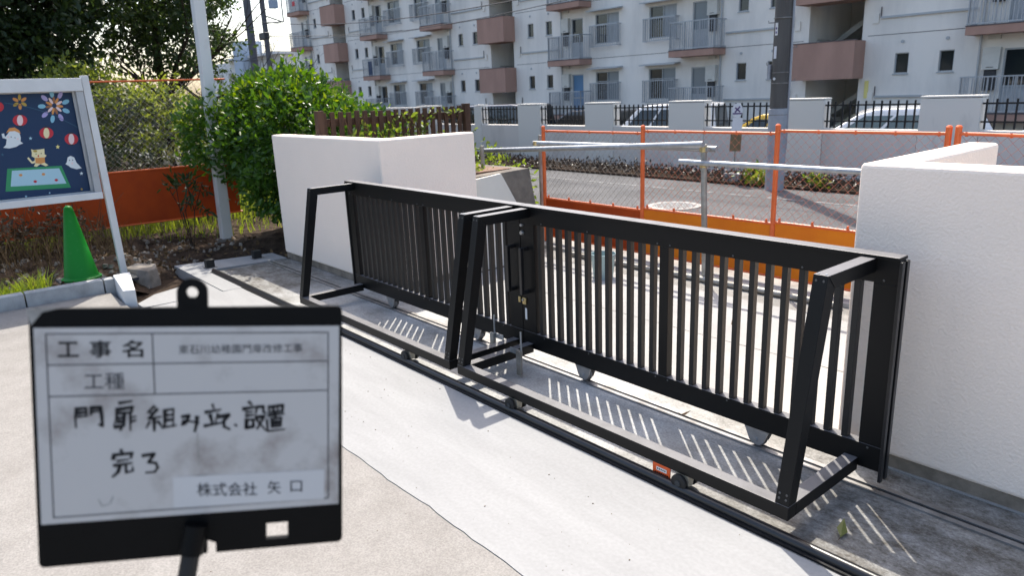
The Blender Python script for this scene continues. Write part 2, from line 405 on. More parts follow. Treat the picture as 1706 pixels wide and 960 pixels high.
# ------------------------------------------------------------------ mesh helpers
class MB:
    """Collects boxes, tubes, prisms; build() links them as one mesh object."""
    def __init__(s):
        s.v, s.f, s.mi = [], [], []
        s.cur = 0

    def add(s, vs_, fs_):
        o = len(s.v)
        s.v.extend([tuple(p) for p in vs_])
        s.f.extend([tuple(i + o for i in f) for f in fs_])
        s.mi.extend([s.cur] * len(fs_))
        return s

    def box(s, x0, x1, y0, y1, z0, z1):
        x0, x1 = min(x0, x1), max(x0, x1); y0, y1 = min(y0, y1), max(y0, y1); z0, z1 = min(z0, z1), max(z0, z1)
        p = [(x0, y0, z0), (x1, y0, z0), (x1, y1, z0), (x0, y1, z0), (x0, y0, z1), (x1, y0, z1), (x1, y1, z1), (x0, y1, z1)]
        return s.add(p, [(0, 3, 2, 1), (4, 5, 6, 7), (0, 1, 5, 4), (1, 2, 6, 5), (2, 3, 7, 6), (3, 0, 4, 7)])

    def hexa(s, lo, hi):
        """lo, hi: 4 points each (counter-clockwise seen from above)."""
        return s.add(list(lo) + list(hi), [(0, 3, 2, 1), (4, 5, 6, 7), (0, 1, 5, 4), (1, 2, 6, 5), (2, 3, 7, 6), (3, 0, 4, 7)])

    def prism(s, pts, vec):
        """closed polygon pts extruded by vec"""
        n = len(pts)
        vec = Vector(vec)
        a = [Vector(p) for p in pts]
        b = [p + vec for p in a]
        fs_ = [tuple(range(n))[::-1], tuple(range(n, 2 * n))]
        fs_ += [(i, (i + 1) % n, n + (i + 1) % n, n + i) for i in range(n)]
        return s.add(a + b, fs_)

    def poly(s, pts):
        return s.add(pts, [tuple(range(len(pts)))])

    def tube(s, path, r, n=8, cap=True):
        path = [Vector(p) for p in path]
        rr = r if isinstance(r, (list, tuple)) else [r] * len(path)
        vs_, fs_ = [], []
        up = Vector((0, 0, 1))
        for i, p in enumerate(path):
            d = (path[min(i + 1, len(path) - 1)] - path[max(i - 1, 0)]).normalized()
            a = d.cross(up)
            if a.length < 1e-3:
                a = d.cross(Vector((1, 0, 0)))
            a.normalize()
            b = d.cross(a)
            for k in range(n):
                t = 2 * math.pi * k / n
                vs_.append(p + (a * math.cos(t) + b * math.sin(t)) * rr[i])
        for i in range(len(path) - 1):
            for k in range(n):
                k2 = (k + 1) % n
                fs_.append((i * n + k, (i + 1) * n + k, (i + 1) * n + k2, i * n + k2))
        if cap:
            fs_.append(tuple(range(n)))
            L_ = (len(path) - 1) * n
            fs_.append(tuple(range(L_ + n - 1, L_ - 1, -1)))
        return s.add(vs_, fs_)

    def lathe(s, prof, n=24, centre=(0, 0, 0), axis='Z'):
        """prof: (r, h) list"""
        vs_, fs_ = [], []
        cx, cy, cz = centre
        for (r, h) in prof:
            for k in range(n):
                t = 2 * math.pi * k / n
                if axis == 'Z':
                    vs_.append((cx + r * math.cos(t), cy + r * math.sin(t), cz + h))
                elif axis == 'Y':
                    vs_.append((cx + r * math.cos(t), cy + h, cz + r * math.sin(t)))
                else:
                    vs_.append((cx + h, cy + r * math.cos(t), cz + r * math.sin(t)))
        for i in range(len(prof) - 1):
            for k in range(n):
                k2 = (k + 1) % n
                fs_.append((i * n + k, i * n + k2, (i + 1) * n + k2, (i + 1) * n + k))
        fs_.append(tuple(range(n))[::-1])
        L_ = (len(prof) - 1) * n
        fs_.append(tuple(range(L_, L_ + n)))
        return s.add(vs_, fs_)

    def mesh(s, name, mats):
        me = bpy.data.meshes.new(name)
        me.from_pydata(s.v, [], s.f)
        if not isinstance(mats, (list, tuple)):
            mats = [mats]
        for mm in mats:
            me.materials.append(MATS[mm])
        if len(mats) > 1:
            me.polygons.foreach_set('material_index', s.mi)
        import bmesh
        bm = bmesh.new(); bm.from_mesh(me)
        bmesh.ops.recalc_face_normals(bm, faces=bm.faces)
        bm.to_mesh(me); bm.free()
        me.update()
        return me

    def build(s, name, mats, parent=None, smooth=False, bevel=0.0, kind=None):
        me = s.mesh(name, mats)
        return link(name, me, parent, smooth, bevel, kind)


def link(name, me, parent=None, smooth=False, bevel=0.0, kind=None):
    o = bpy.data.objects.new(name, me)
    COL.objects.link(o)
    if parent is not None:
        o.parent = parent
    if smooth:
        me.polygons.foreach_set('use_smooth', [True] * len(me.polygons))
        try:
            me.set_sharp_from_angle(angle=R(35))
        except Exception:
            pass
    if bevel > 0:
        md = o.modifiers.new('bevel', 'BEVEL')
        md.width = bevel
        md.segments = 2
        md.limit_method = 'ANGLE'
        md.angle_limit = R(40)
    if kind:
        o['kind'] = kind
    return o


def bx(name, mats, parent, *a, bevel=0.0):
    return MB().box(*a).build(name, mats, parent, bevel=bevel)


def thing(name, label, cat, loc=(0, 0, 0), rz=0.0, group=None):
    o = bpy.data.objects.new(name, None)
    COL.objects.link(o)
    o.location = loc
    o.rotation_euler = (0, 0, rz)
    o.empty_display_size = 0.2
    return tag(o, label, cat, group)


def tag(o, label, cat, group=None):
    o['label'] = label
    o['category'] = cat
    if group:
        o['group'] = group
    return o


def struct(o):
    o['kind'] = 'structure'
    return o


def copy_tree(o, parent=None):
    c = o.copy()
    COL.objects.link(c)
    c.parent = parent
    for ch in list(o.children):
        copy_tree(ch, c)
    return c


def raw_mesh(name, verts, faces, mats, smooth=False):
    """fast mesh from numpy arrays, faces all the same size"""
    me = bpy.data.meshes.new(name)
    nv, nf, k = len(verts), len(faces), faces.shape[1]
    me.vertices.add(nv)
    me.vertices.foreach_set('co', np.asarray(verts, dtype=np.float32).ravel())
    me.loops.add(nf * k)
    me.loops.foreach_set('vertex_index', np.asarray(faces, dtype=np.int32).ravel())
    me.polygons.add(nf)
    me.polygons.foreach_set('loop_start', np.arange(0, nf * k, k, dtype=np.int32))
    me.materials.append(MATS[mats])
    me.update(calc_edges=True)
    me.validate()
    return me


def leaves(name, pts, size, matname, parent=None, nrm=None, up=0.35, aspect=0.5, jit=0.45, kind=None):
    """One mesh of folded leaf blades: each a bent diamond of 2 quads (6 verts)."""
    n = len(pts)
    d = RNG.normal(size=(n, 3))
    if nrm is not None:
        d = d * 0.8 + nrm * 0.9
    d[:, 2] += up * RNG.normal(size=n)
    d /= np.linalg.norm(d, axis=1)[:, None] + 1e-9
    a = np.cross(d, RNG.normal(size=(n, 3)))
    a /= np.linalg.norm(a, axis=1)[:, None] + 1e-9
    b = np.cross(d, a)
    s = size * (1 + jit * RNG.uniform(-1, 1, size=n))[:, None]
    w = s * aspect * 0.5
    p0 = pts - d * 0
    v = np.stack([p0, p0 + d * s * 0.35 + a * w + b * w * 0.35, p0 + d * s * 0.75 + a * w * 0.7 + b * w * 0.3,
                  p0 + d * s - b * s * 0.06, p0 + d * s * 0.75 - a * w * 0.7 + b * w * 0.3, p0 + d * s * 0.35 - a * w + b * w * 0.35], axis=1)
    base = np.arange(n)[:, None] * 6
    f = np.concatenate([base + np.array([[0, 1, 2, 3]]), base + np.array([[0, 3, 4, 5]])], axis=0)
    me = raw_mesh(name, v.reshape(-1, 3), f, matname)
    o = link(name, me, parent)
    if kind:
        o['kind'] = kind
    return o


def blob_points(blobs, dens, shell=0.55, noise=0.28):
    """points through lumpy ellipsoids (cx,cy,cz,rx,ry,rz), denser to the outside; returns points and outward normals"""
    P, N = [], []
    for (cx, cy, cz, rx, ry, rz) in blobs:
        k = int(dens * (rx * ry + ry * rz + rx * rz))
        d = RNG.normal(size=(k, 3)); d /= np.linalg.norm(d, axis=1)[:, None]
        rad = 1 - shell * RNG.uniform(0, 1, size=k) ** 1.6
        ph = RNG.uniform(0, 6.28, size=6)
        lump = 1 + noise * (np.sin(5 * d[:, 0] + ph[0]) * np.sin(5 * d[:, 1] + ph[1]) + np.sin(9 * d[:, 2] + ph[2]) * np.sin(8 * d[:, 0] + ph[3]) * 0.6)
        rad = rad * lump
        P.append(np.stack([cx + d[:, 0] * rad * rx, cy + d[:, 1] * rad * ry, cz + d[:, 2] * rad * rz], axis=1))
        N.append(d)
    return np.concatenate(P), np.concatenate(N)


def clumps(blobs, nclump, per, rad, shell=0.5, noise=0.25):
    """leaf clusters spread through ellipsoids: gaps between clusters show what is behind"""
    tot = sum(b[3] * b[4] * b[5] for b in blobs)
    P, N = [], []
    for b in blobs:
        k = max(4, int(nclump * b[3] * b[4] * b[5] / tot))
        d = RNG.normal(size=(k, 3)); d /= np.linalg.norm(d, axis=1)[:, None]
        rr = (1 - shell * RNG.uniform(0, 1, size=k) ** 1.3)
        c = np.stack([b[0] + d[:, 0] * rr * b[3], b[1] + d[:, 1] * rr * b[4], b[2] + d[:, 2] * rr * b[5]], axis=1)
        q = RNG.normal(size=(k, per, 3)) * rad * RNG.uniform(0.5, 1.3, size=(k, 1, 1)) * np.array([1, 1, 0.6])
        P.append((c[:, None, :] + q).reshape(-1, 3))
        N.append(np.repeat(d, per, axis=0))
    return np.concatenate(P), np.concatenate(N)


def wobble(pts, amp):
    return [(p[0] + random.uniform(-amp, amp), p[1] + random.uniform(-amp, amp), p[2] + random.uniform(-amp, amp)) for p in pts]


def branch(mb, p, d, length, r, depth, spread=0.6):
    """tapered limbs"""
    p = Vector(p); d = Vector(d).normalized()
    path = [p]
    rs = [r]
    q = p.copy(); dd = d.copy()
    for i in range(4):
        dd = (dd + Vector((random.uniform(-1, 1), random.uniform(-1, 1), random.uniform(-0.4, 0.7))) * 0.16).normalized()
        q = q + dd * (length / 4)
        path.append(q.copy()); rs.append(r * (1 - 0.14 * (i + 1)))
    mb.tube(path, rs, 6)
    if depth > 0:
        for k in range(3):
            i = random.choice([2, 3, 4])
            nd = (dd + Vector((random.uniform(-1, 1), random.uniform(-1, 1), random.uniform(-0.3, 0.8))) * spread * 1.4).normalized()
            branch(mb, path[i], nd, length * random.uniform(0.5, 0.75), rs[i] * 0.6, depth - 1, spread)

# ------------------------------------------------------------------ ground and paving
struct(MB().poly([(-900, -900, -0.75), (900, -900, -0.75), (900, 900, -0.75), (-900, 900, -0.75)]).build('ground', 'ground_far'))


def slab(name, matname, pts, z1, z0):
    return struct(MB().prism([(x, y, z0) for x, y in pts], (0, 0, z1 - z0)).build(name, matname))


# ragged seam between the old concrete and the new strip
seam = []
x = -7.2
while x < 5:
    seam.append((x, 1.352 + random.uniform(-0.004, 0.004) + 0.004 * math.sin(x * 5.1) + 0.003 * math.sin(x * 13.7 + 1)))
    x += 0.06
seam.append((5.0, 1.35))
slab('old_concrete_pavement', 'old_concrete', [(-6.2, -7), (5, -7)] + [(a, b - 0.0025) for a, b in seam[::-1] if a > -6.2] + [(-6.2, 1.345)], -0.003, -0.7)
slab('new_concrete_apron', 'new_concrete', [(a, b) for a, b in seam if a > -6.35] + [(5, 2.118), (-6.35, 2.118)], 0.0, -0.7)
slab('old_concrete_edge', 'old_concrete', [(-7.14, -7), (-6.203, -7), (-6.203, 1.226), (-7.14, 1.226)], -0.0035, -0.7)
# bright strip at the left end of the gate base, raised above the soil
slab('gate_base_end', 'new_concrete', [(-7.81, 1.965), (-6.354, 1.965), (-6.354, 2.118), (-6.354, 2.2), (-7.30, 2.2), (-7.22, 2.925), (-7.60, 2.925)], 0.0, -0.7)
slab('left_pavement', 'new_concrete', [(-6.53, 1.31), (-6.354, 1.31), (-6.354, 1.961), (-6.95, 1.961), (-6.75, 1.5)], -0.006, -0.7)
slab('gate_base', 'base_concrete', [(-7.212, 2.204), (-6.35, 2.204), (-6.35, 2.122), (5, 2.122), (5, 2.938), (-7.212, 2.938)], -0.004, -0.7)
slab('inner_pavement', 'inner_concrete', [(-5.14, 2.942), (5, 2.942), (5, 4.70), (-5.14, 4.70)], 0.0, -0.7)
slab('gutter', 'gutter_concrete', [(-14, 4.704), (6, 4.704), (6, 5.02), (-14, 5.02)], -0.012, -0.7)
slab('kerb_road', 'kerb_concrete', [(-14, 5.024), (6, 5.024), (6, 5.14), (-14, 5.14)], 0.022, -0.7)
slab('road_shoulder', 'gutter_concrete', [(-14, 5.144), (8, 5.144), (8, 5.75), (-14, 5.75)], -0.006, -0.7)
slab('road', 'asphalt', [(-60, 5.754), (30, 5.754), (30, 10.25), (-60, 10.25)], -0.010, -0.7)
slab('verge', 'soil', [(-60, 10.254), (30, 10.254), (30, 11.38), (-60, 11.38)], 0.03, -0.7)
slab('car_park', 'asphalt', [(-70, 11.62), (30, 11.62), (30, 26.5), (-70, 26.5)], -0.60, -0.72)
# edge line on the road
mk = MB()
for i in range(60):
    x0 = -30 + i * 0.72
    mk.box(x0, x0 + random.uniform(0.5, 0.72), 9.30, 9.38, -0.009, -0.006)
struct(mk.build('road_marking', 'road_paint'))
# expansion joints across the inner paving
jt = MB()
jt.box(-5.0, 3, 3.82, 3.828, 0.0005, 0.002)
struct(jt.build('paving_joint', 'gutter_concrete'))
# manhole cover in the road
mh = thing('manhole_cover', 'round patterned steel manhole cover in the grey road', 'manhole', (-6.12, 8.02, -0.010))
MB().lathe([(0.0, 0.0), (0.36, 0.0), (0.36, 0.006), (0.0, 0.006)], 32).build('rim', 'steel_worn', mh)
rb = MB()
for i in range(-6, 7):
    for j in range(-6, 7):
        if i * i + j * j < 34:
            rb.box(i * .05 - .015, i * .05 + .015, j * .05 - .015, j * .05 + .015, .006, .010)
rb.build('tread_pattern', 'manhole', mh, kind='stuff')
# small stones and grit scattered on the concrete apron
gr = MB()
for i in range(260):
    if random.random() < .6:
        x, y = random.uniform(-4.2, -0.3), random.uniform(1.36, 2.1)
        zz = 0.0
    else:
        x, y = random.uniform(-3.4, -0.4), random.uniform(0.5, 1.33)
        zz = -0.003
    r = random.uniform(0.001, 0.0045) ** 1.0 * random.choice((.5, .7, 1))
    a = random.uniform(0, 3)
    q = [(x + r * math.cos(a + t) * random.uniform(.6, 1.3), y + r * math.sin(a + t) * random.uniform(.6, 1.3), zz + .0004) for t in (0, 1.57, 3.14, 4.71)]
    gr.hexa(q, [(p[0] * .7 + x * .3, p[1] * .7 + y * .3, zz + r * .8) for p in q])
gro = gr.build('grit', 'footing')
gro['kind'] = 'stuff'
gro['label'] = 'fine dark grit scattered over the pale concrete'
gro['category'] = 'grit'

# garden bed: lumpy soil
nx, ny = 90, 130
gx = np.linspace(-15.5, -7.18, nx); gy = np.linspace(-3.2, 5.6, ny)
GX, GY = np.meshgrid(gx, gy, indexing='ij')
def soil_h(x, y):
    h = 0.03 + 0.045 * np.sin(1.9 * x + 0.7) * np.sin(1.4 * y) + 0.03 * np.sin(4.3 * x + 2 * y) + 0.022 * np.sin(9.1 * x) * np.sin(8.3 * y + 1) + 0.012 * np.sin(21 * x + 3) * np.sin(19 * y)
    pit = np.exp(-(((x + 7.75) / 0.75) ** 2 + ((y - 2.35) / 0.62) ** 2) * 1.2)
    h = h - 0.26 * pit
    pit2 = np.exp(-(((x + 7.35) / 0.35) ** 2 + ((y - 1.75) / 0.33) ** 2) * 1.2)
    h = h - 0.15 * pit2
    mound = np.exp(-(((x + 8.15) / 0.55) ** 2 + ((y - 1.45) / 0.5) ** 2))
    return h + 0.16 * mound
GZ = soil_h(GX, GY) + RNG.normal(size=GX.shape) * 0.008
vv = np.stack([GX, GY, GZ], axis=-1).reshape(-1, 3)
ii = np.arange(nx * ny).reshape(nx, ny)
ff = np.stack([ii[:-1, :-1], ii[1:, :-1], ii[1:, 1:], ii[:-1, 1:]], axis=-1).reshape(-1, 4)
struct(link('garden_soil', raw_mesh('garden_soil', vv, ff, 'soil'), smooth=False))
slab('garden_pit_floor', 'soil', [(-7.6, 1.32), (-6.56, 1.32), (-6.76, 1.5), (-6.95, 1.955), (-7.79, 1.955)], -0.10, -0.7)
# far garden beyond the left fence
slab('grass_field', 'soil', [(-70, -40), (-15.4, -40), (-15.4, 9.5), (-70, 9.5)], -0.02, -0.7)
slab('garden_near_ground', 'soil', [(-15.4, -40), (-6.5, -40), (-6.5, -3.1), (-15.4, -3.1)], 0.02, -0.7)
slab('side_ground', 'soil', [(-14, 2.96), (-5.16, 2.96), (-5.16, 4.70), (-14, 4.70)], -0.02, -0.7)

# kerb stones along the bed
kb = thing('kerb', 'low grey concrete kerb running along the garden bed', 'kerb', (-7.2, 1.0, 0))
y0 = -3.0
while y0 < 1.28:
    y1 = min(y0 + 0.598, 1.29)
    bx('kerb_stone', 'kerb_concrete', kb, -0.06, 0.05, y0 - 1.0, y1 - 1.0 - 0.008, -0.3, 0.115 + random.uniform(-.003, .003), bevel=0.008)
    y0 += 0.6
blk = MB().hexa([(-7.20, 1.285, -.2), (-6.60, 1.23, -.2), (-6.56, 1.315, -.2), (-7.22, 1.43, -.2)],
                [(-7.20, 1.285, .135), (-6.60, 1.23, .11), (-6.56, 1.315, .11), (-7.22, 1.43, .135)]).build('concrete_block', 'white_block', bevel=0.006)
tag(blk, 'bright white concrete block at the end of the grey kerb', 'block')
rck = MB()
ring0 = wobble([(-7.62 + .22 * math.cos(t), 1.62 + .16 * math.sin(t), -.1) for t in np.linspace(0, 5.6, 8)], .02)
ring1 = wobble([(-7.62 + .18 * math.cos(t), 1.62 + .12 * math.sin(t), .085) for t in np.linspace(0, 5.6, 8)], .02)
rck.add(ring0 + ring1, [(i, (i + 1) % 8, 8 + (i + 1) % 8, 8 + i) for i in range(8)] + [tuple(range(8, 16))])
tag(rck.build('boulder', 'stone', bevel=.012), 'flat brown rock half buried beside the white block', 'rock')

# ------------------------------------------------------------------ white walls
STEP = 0.05


def wall_L(name, label, front, ret):
    """thick rendered wall, L-shaped in plan, as one closed mesh"""
    t = thing(name, label, 'wall', (0, 0, 0))
    w = MB().prism([(a, b, 0.055) for a, b in front], (0, 0, ret - 0.055)).build('wall', 'white_stucco', t)
    md = w.modifiers.new('bevel', 'BEVEL'); md.width = 0.018; md.segments = 3; md.limit_method = 'ANGLE'; md.angle_limit = R(40)
    return t


wr = wall_L('white_wall', 'white rendered low wall with a return, right of the black gates',
            [(-1.335, 2.94), (5.0, 2.94), (5.0, 3.10), (-1.19, 3.10), (-1.19, 4.08), (-1.335, 4.08)], 1.266)
MB().prism([(-1.322, 2.953, -.05), (5.0, 2.953, -.05), (5.0, 3.09, -.05), (-1.20, 3.09, -.05), (-1.20, 4.07, -.05), (-1.322, 4.07, -.05)], (0, 0, .107)).build('footing', 'footing', wr)
wl_ = wall_L('white_wall', 'white rendered low wall with a return, behind the left black gate',
             [(-7.27, 2.94), (-5.136, 2.94), (-5.136, 3.90), (-5.285, 3.90), (-5.285, 3.09), (-7.27, 3.09)], 1.268)
MB().prism([(-7.26, 2.953, -.05), (-5.149, 2.953, -.05), (-5.149, 3.89, -.05), (-5.27, 3.89, -.05), (-5.27, 3.08, -.05), (-7.26, 3.08, -.05)], (0, 0, .107)).build('footing', 'footing', wl_)

# ------------------------------------------------------------------ gate rails in the ground
fr = thing('gate_rail', 'black round front rail that the gates roll along, beside the new concrete', 'rail', (0, 2.165, 0))
path = [(-7.2, 0, .010), (5, 0, .010)]
MB().tube(path, 0.022, 12).build('round_bar', 'rail_black', fr, smooth=True)
MB().box(-7.2, 5, -.036, .036, -.0035, .0045).build('flange', 'rail_black', fr)
br = thing('gate_rail', 'flat grooved steel rear rail at the foot of the white wall', 'rail', (0, 2.735, 0))
for a, b in ((-.036, -.010), (.010, .036)):
    MB().box(-7.2, 5, a, b, -.0035, .004).build('strip', 'steel_worn', br)
MB().box(-7.2, 5, -.0095, .0095, -.0035, -.0012).build('groove', 'rail_black', br)
for (y, lb) in ((2.20, 'small black rail stop on the raised slab, nearer one'), (2.70, 'small black rail stop on the raised slab, farther one')):
    e = thing('rail_stop', lb, 'stop', (-7.42 if y < 2.5 else -7.46, y, 0), group='rail stops')
    MB().box(-.04, .04, -.04, .04, 0, .085).build('block', 'rubber', e, bevel=.006)
    MB().box(-.055, .055, -.055, .055, -.001, .006).build('base_plate', 'steel_worn', e)

# ------------------------------------------------------------------ the two gates
MID = -3.168
YF, YB = 2.70, 2.748      # rails, front and back


def make_caster_front(parent, X, mir, small_tag=False):
    c = MB().hexa([(X - .028, 2.183, .02), (X + .028, 2.183, .02), (X + .028, 2.214, .02), (X - .028, 2.214, .02)],
                  [(X - .032, 2.178, .0745), (X + .032, 2.178, .0745), (X + .032, 2.219, .0745), (X - .032, 2.219, .0745)]).build('caster', 'bracket_cream', parent)
    for ya in (2.150, 2.224):
        MB().lathe([(.010, 0), (.030, 0), (.036, .004), (.036, .016), (.030, .020), (.010, .020)], 24, (X, ya, .040), 'Y').build('wheel', 'rubber', c, smooth=True)
        MB().lathe([(.004, 0), (.013, 0), (.013, .004), (.004, .004)], 12, (X, ya - .004, .040), 'Y').build('hub', 'mat_dark', c)
    return c


def make_caster_back(parent, X):
    c = MB()
    for y in (2.706, 2.752):
        c.prism([(X - .062, y, .0945), (X + .062, y, .0945), (X + .036, y, .034), (X + .018, y, .016), (X - .018, y, .016), (X - .036, y, .034)], (0, .003, 0))
    c.box(X - .062, X + .062, 2.706, 2.755, .0905, .0945)
    o = c.build('caster', 'steel', parent)
    MB().lathe([(.01, 0), (.032, 0), (.037, .008), (.028, .018), (.037, .028), (.032, .036), (.01, .036)], 24, (X, 2.713, .040), 'Y').build('wheel', 'steel_worn', o, smooth=True)
    MB().lathe([(.003, 0), (.009, 0), (.009, .006), (.003, .006)], 6, (X, 2.700, .040), 'Y').build('axle_bolt', 'steel', o)
    return o


def screw(parent, c, axis='Y', r=.006):
    a = .0025
    if axis == 'Y':
        MB().lathe([(r * .3, -a), (r * .8, -a), (r, 0), (r * .3, 0)], 10, c, 'Y').build('screw', 'screw_grey', parent)
    elif axis == 'Z':
        MB().lathe([(r, 0), (r * .8, a), (r * .3, a)], 10, c, 'Z').build('screw', 'galvanised', parent)
    else:
        MB().lathe([(r, 0), (r * .8, a), (r * .3, a)], 10, c, 'X').build('screw', 'galvanised', parent)


def make_gate(sgn, label):
    """sgn +1: the right gate (from MID to +X); -1: mirrored"""
    root = thing('sliding_gate', label, 'gate', (MID + sgn * 1.06, 2.45, 0), group='black sliding gates')
    ox, oy = MID + sgn * 1.06, 2.45

    class G(MB):
        def build(s, name, mats, parent=None, **k):
            if parent is root:
                s.v = [(p[0] - ox, p[1] - oy, p[2]) for p in s.v]
            return MB.build(s, name, mats, parent, **k)

    def mx(x):      # right-gate x -> this gate
        return x if sgn > 0 else 2 * MID - x

    def B(name, m_, x0, x1, y0, y1, z0, z1, bevel=.0015):
        return G().box(mx(x0), mx(x1), y0, y1, z0, z1).build(name, m_, root, bevel=bevel)
    x_in, x_out = -3.1655, -1.048
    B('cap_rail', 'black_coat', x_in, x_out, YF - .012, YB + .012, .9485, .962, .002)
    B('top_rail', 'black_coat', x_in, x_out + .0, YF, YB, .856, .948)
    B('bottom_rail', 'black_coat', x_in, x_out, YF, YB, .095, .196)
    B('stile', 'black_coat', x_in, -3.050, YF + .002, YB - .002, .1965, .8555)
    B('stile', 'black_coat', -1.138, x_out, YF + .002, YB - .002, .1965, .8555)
    B('end_seal', 'rail_black', x_out + .0005, x_out + .012, YF - .010, YF + .012, .055, .947)
    B('end_seal', 'rail_black', x_out + .0005, x_out + .012, YB - .016, YB + .006, .055, .947)
    # slats
    xs = [-3.024 + .0743 * k for k in range(12)] + [-2.037 + .075 * k for k in range(12)]
    proto = None
    for xa in xs:
        xc = mx(xa + .0125)
        if proto is None:
            proto = G().box(-.0125 + ox, .0125 + ox, 2.7075 + 0, 2.7385, .190, .862).build('slat', 'slat_coat', root, bevel=.0012)
            proto.location.x = xc - ox
        else:
            o = proto.copy(); COL.objects.link(o); o.parent = root; o.location.x = xc - ox
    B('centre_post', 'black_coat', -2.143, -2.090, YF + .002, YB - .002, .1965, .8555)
    # end frames: arm, leg, foot
    for (xa, xb) in ((-3.130, -3.076), (-1.187, -1.132)):
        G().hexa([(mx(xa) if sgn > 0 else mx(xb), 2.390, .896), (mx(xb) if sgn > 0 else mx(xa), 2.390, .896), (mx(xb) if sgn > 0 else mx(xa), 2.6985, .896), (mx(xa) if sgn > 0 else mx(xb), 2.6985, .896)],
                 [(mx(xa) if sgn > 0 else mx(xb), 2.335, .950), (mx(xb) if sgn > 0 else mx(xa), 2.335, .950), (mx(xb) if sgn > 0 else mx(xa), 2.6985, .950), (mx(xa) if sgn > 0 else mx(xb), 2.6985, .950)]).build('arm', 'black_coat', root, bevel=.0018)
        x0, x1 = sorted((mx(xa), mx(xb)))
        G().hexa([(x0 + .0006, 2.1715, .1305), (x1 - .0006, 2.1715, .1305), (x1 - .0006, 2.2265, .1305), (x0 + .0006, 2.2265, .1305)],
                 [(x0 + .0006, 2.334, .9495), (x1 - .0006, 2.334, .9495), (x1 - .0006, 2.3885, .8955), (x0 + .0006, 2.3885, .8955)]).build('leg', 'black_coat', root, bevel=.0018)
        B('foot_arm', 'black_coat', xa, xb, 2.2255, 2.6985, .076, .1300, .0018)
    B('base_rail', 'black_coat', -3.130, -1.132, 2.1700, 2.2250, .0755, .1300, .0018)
    # screws that show
    def SC_(x, y, z, ax):
        screw(root, (mx(x) - ox, y - oy, z), ax, .0048)
    for (xa, xb) in ((-3.130, -3.076), (-1.187, -1.132)):
        for x in (xa + .014, xb - .014):
            SC_(x, 2.346, .9505, 'Z'); SC_(x, 2.331, .930, 'Y')
            SC_(x, 2.176, .152, 'Y'); SC_(x, 2.180, .170, 'Y')
    for x in (-2.98, -2.62, -2.155, -2.08, -1.74, -1.42, -1.10):
        SC_(x, 2.6995, .868, 'Y'); SC_(x, 2.6995, .184, 'Y')
    # casters
    rt_ = bpy.data.objects.new('tmp', None)
    for X in (-1.597, -2.661):
        c = make_caster_front(None, mx(X), sgn)
        c.parent = root; c.location = (-ox, -oy, 0)
    for X in (-1.587, -2.672):
        c = make_caster_back(None, mx(X))
        c.parent = root; c.location = (-ox, -oy, 0)
    # pull handle, lock, drop bolt
    hx = mx(-3.108)
    h = G().box(hx - .011, hx + .011, 2.640, 2.662, .44, .72).build('pull_handle', 'rail_black', root, bevel=.003)
    G().box(hx - .011, hx + .011, 2.6625, 2.7015, .70, .72).build('handle_mount', 'rail_black', root, bevel=.002)
    G().box(hx - .011, hx + .011, 2.6625, 2.7015, .44, .46).build('handle_mount', 'rail_black', root, bevel=.002)
    if sgn > 0:
        for zz, rr in ((.845, .010), (.80, .014)):
            G().lathe([(rr * .35, -.010), (rr * .8, -.010), (rr, -.004), (rr, .004), (rr * .3, .004)], 16, (-3.146, 2.698, zz), 'Y').build('lock_cylinder', 'steel', root, smooth=True)
        G().box(-3.158, -3.128, 2.692, 2.7015, .365, .405).build('latch_plate', 'brass', root, bevel=.002)
        G().lathe([(.002, -.006), (.007, -.006), (.007, 0), (.002, 0)], 10, (-3.150, 2.691, .392), 'Y').build('latch_knob', 'steel', root)
        G().box(-3.146, -3.129, 2.7005, 2.7017, .27, .34).build('sticker', 'sticker_white', root)
    else:
        G().box(-3.196, -3.176, 2.692, 2.7015, .37, .405).build('latch_plate', 'brass', root, bevel=.002)
    xb = mx(-2.985)
    yb = 2.50 if sgn > 0 else 2.60
    bolt = G().box(xb - .018, xb + .018, yb - .005, yb + .012, .012, .16).build('drop_bolt', 'galvanised_dull', root, bevel=.002)
    G().tube([(xb, yb + .022, .008), (xb, yb + .022, .27)], .0055, 10).build('bolt_rod', 'galvanised', root, smooth=True)
    xe = mx(-3.076)
    G().box(min(xb, xe), max(xb, xe), yb + .012, yb + .018, .128, .160).build('bolt_plate', 'galvanised', root)
    return root, ox, oy


gate_r, gox, goy = make_gate(1, 'black slatted sliding gate on the right, ending in front of the tall white wall')
gate_l, _, _ = make_gate(-1, 'black slatted sliding gate on the left, seen almost edge on')
# orange instruction tag beside the front caster of the right gate
tg = MB().box(-1.745 - gox, -1.655 - gox, 2.176 - goy, 2.180 - goy, .008, .0745).build('tag', 'orange_tag', gate_r)
MB().box(-1.725 - gox, -1.672 - gox, 2.1745 - goy, 2.1755 - goy, .042, .058).build('tag_label', 'sticker_white', tg)
lt = MB()
for k in range(5):
    lt.box(-1.721 + k * .0095 - gox, -1.7155 + k * .0095 - gox, 2.1738 - goy, 2.1742 - goy, .047, .0535)
for k in range(7):
    lt.box(-1.732 + k * .010 - gox, -1.7255 + k * .010 - gox, 2.1748 - goy, 2.1752 - goy, .030, .0345)
lt.build('tag_lettering', 'ink', tg)
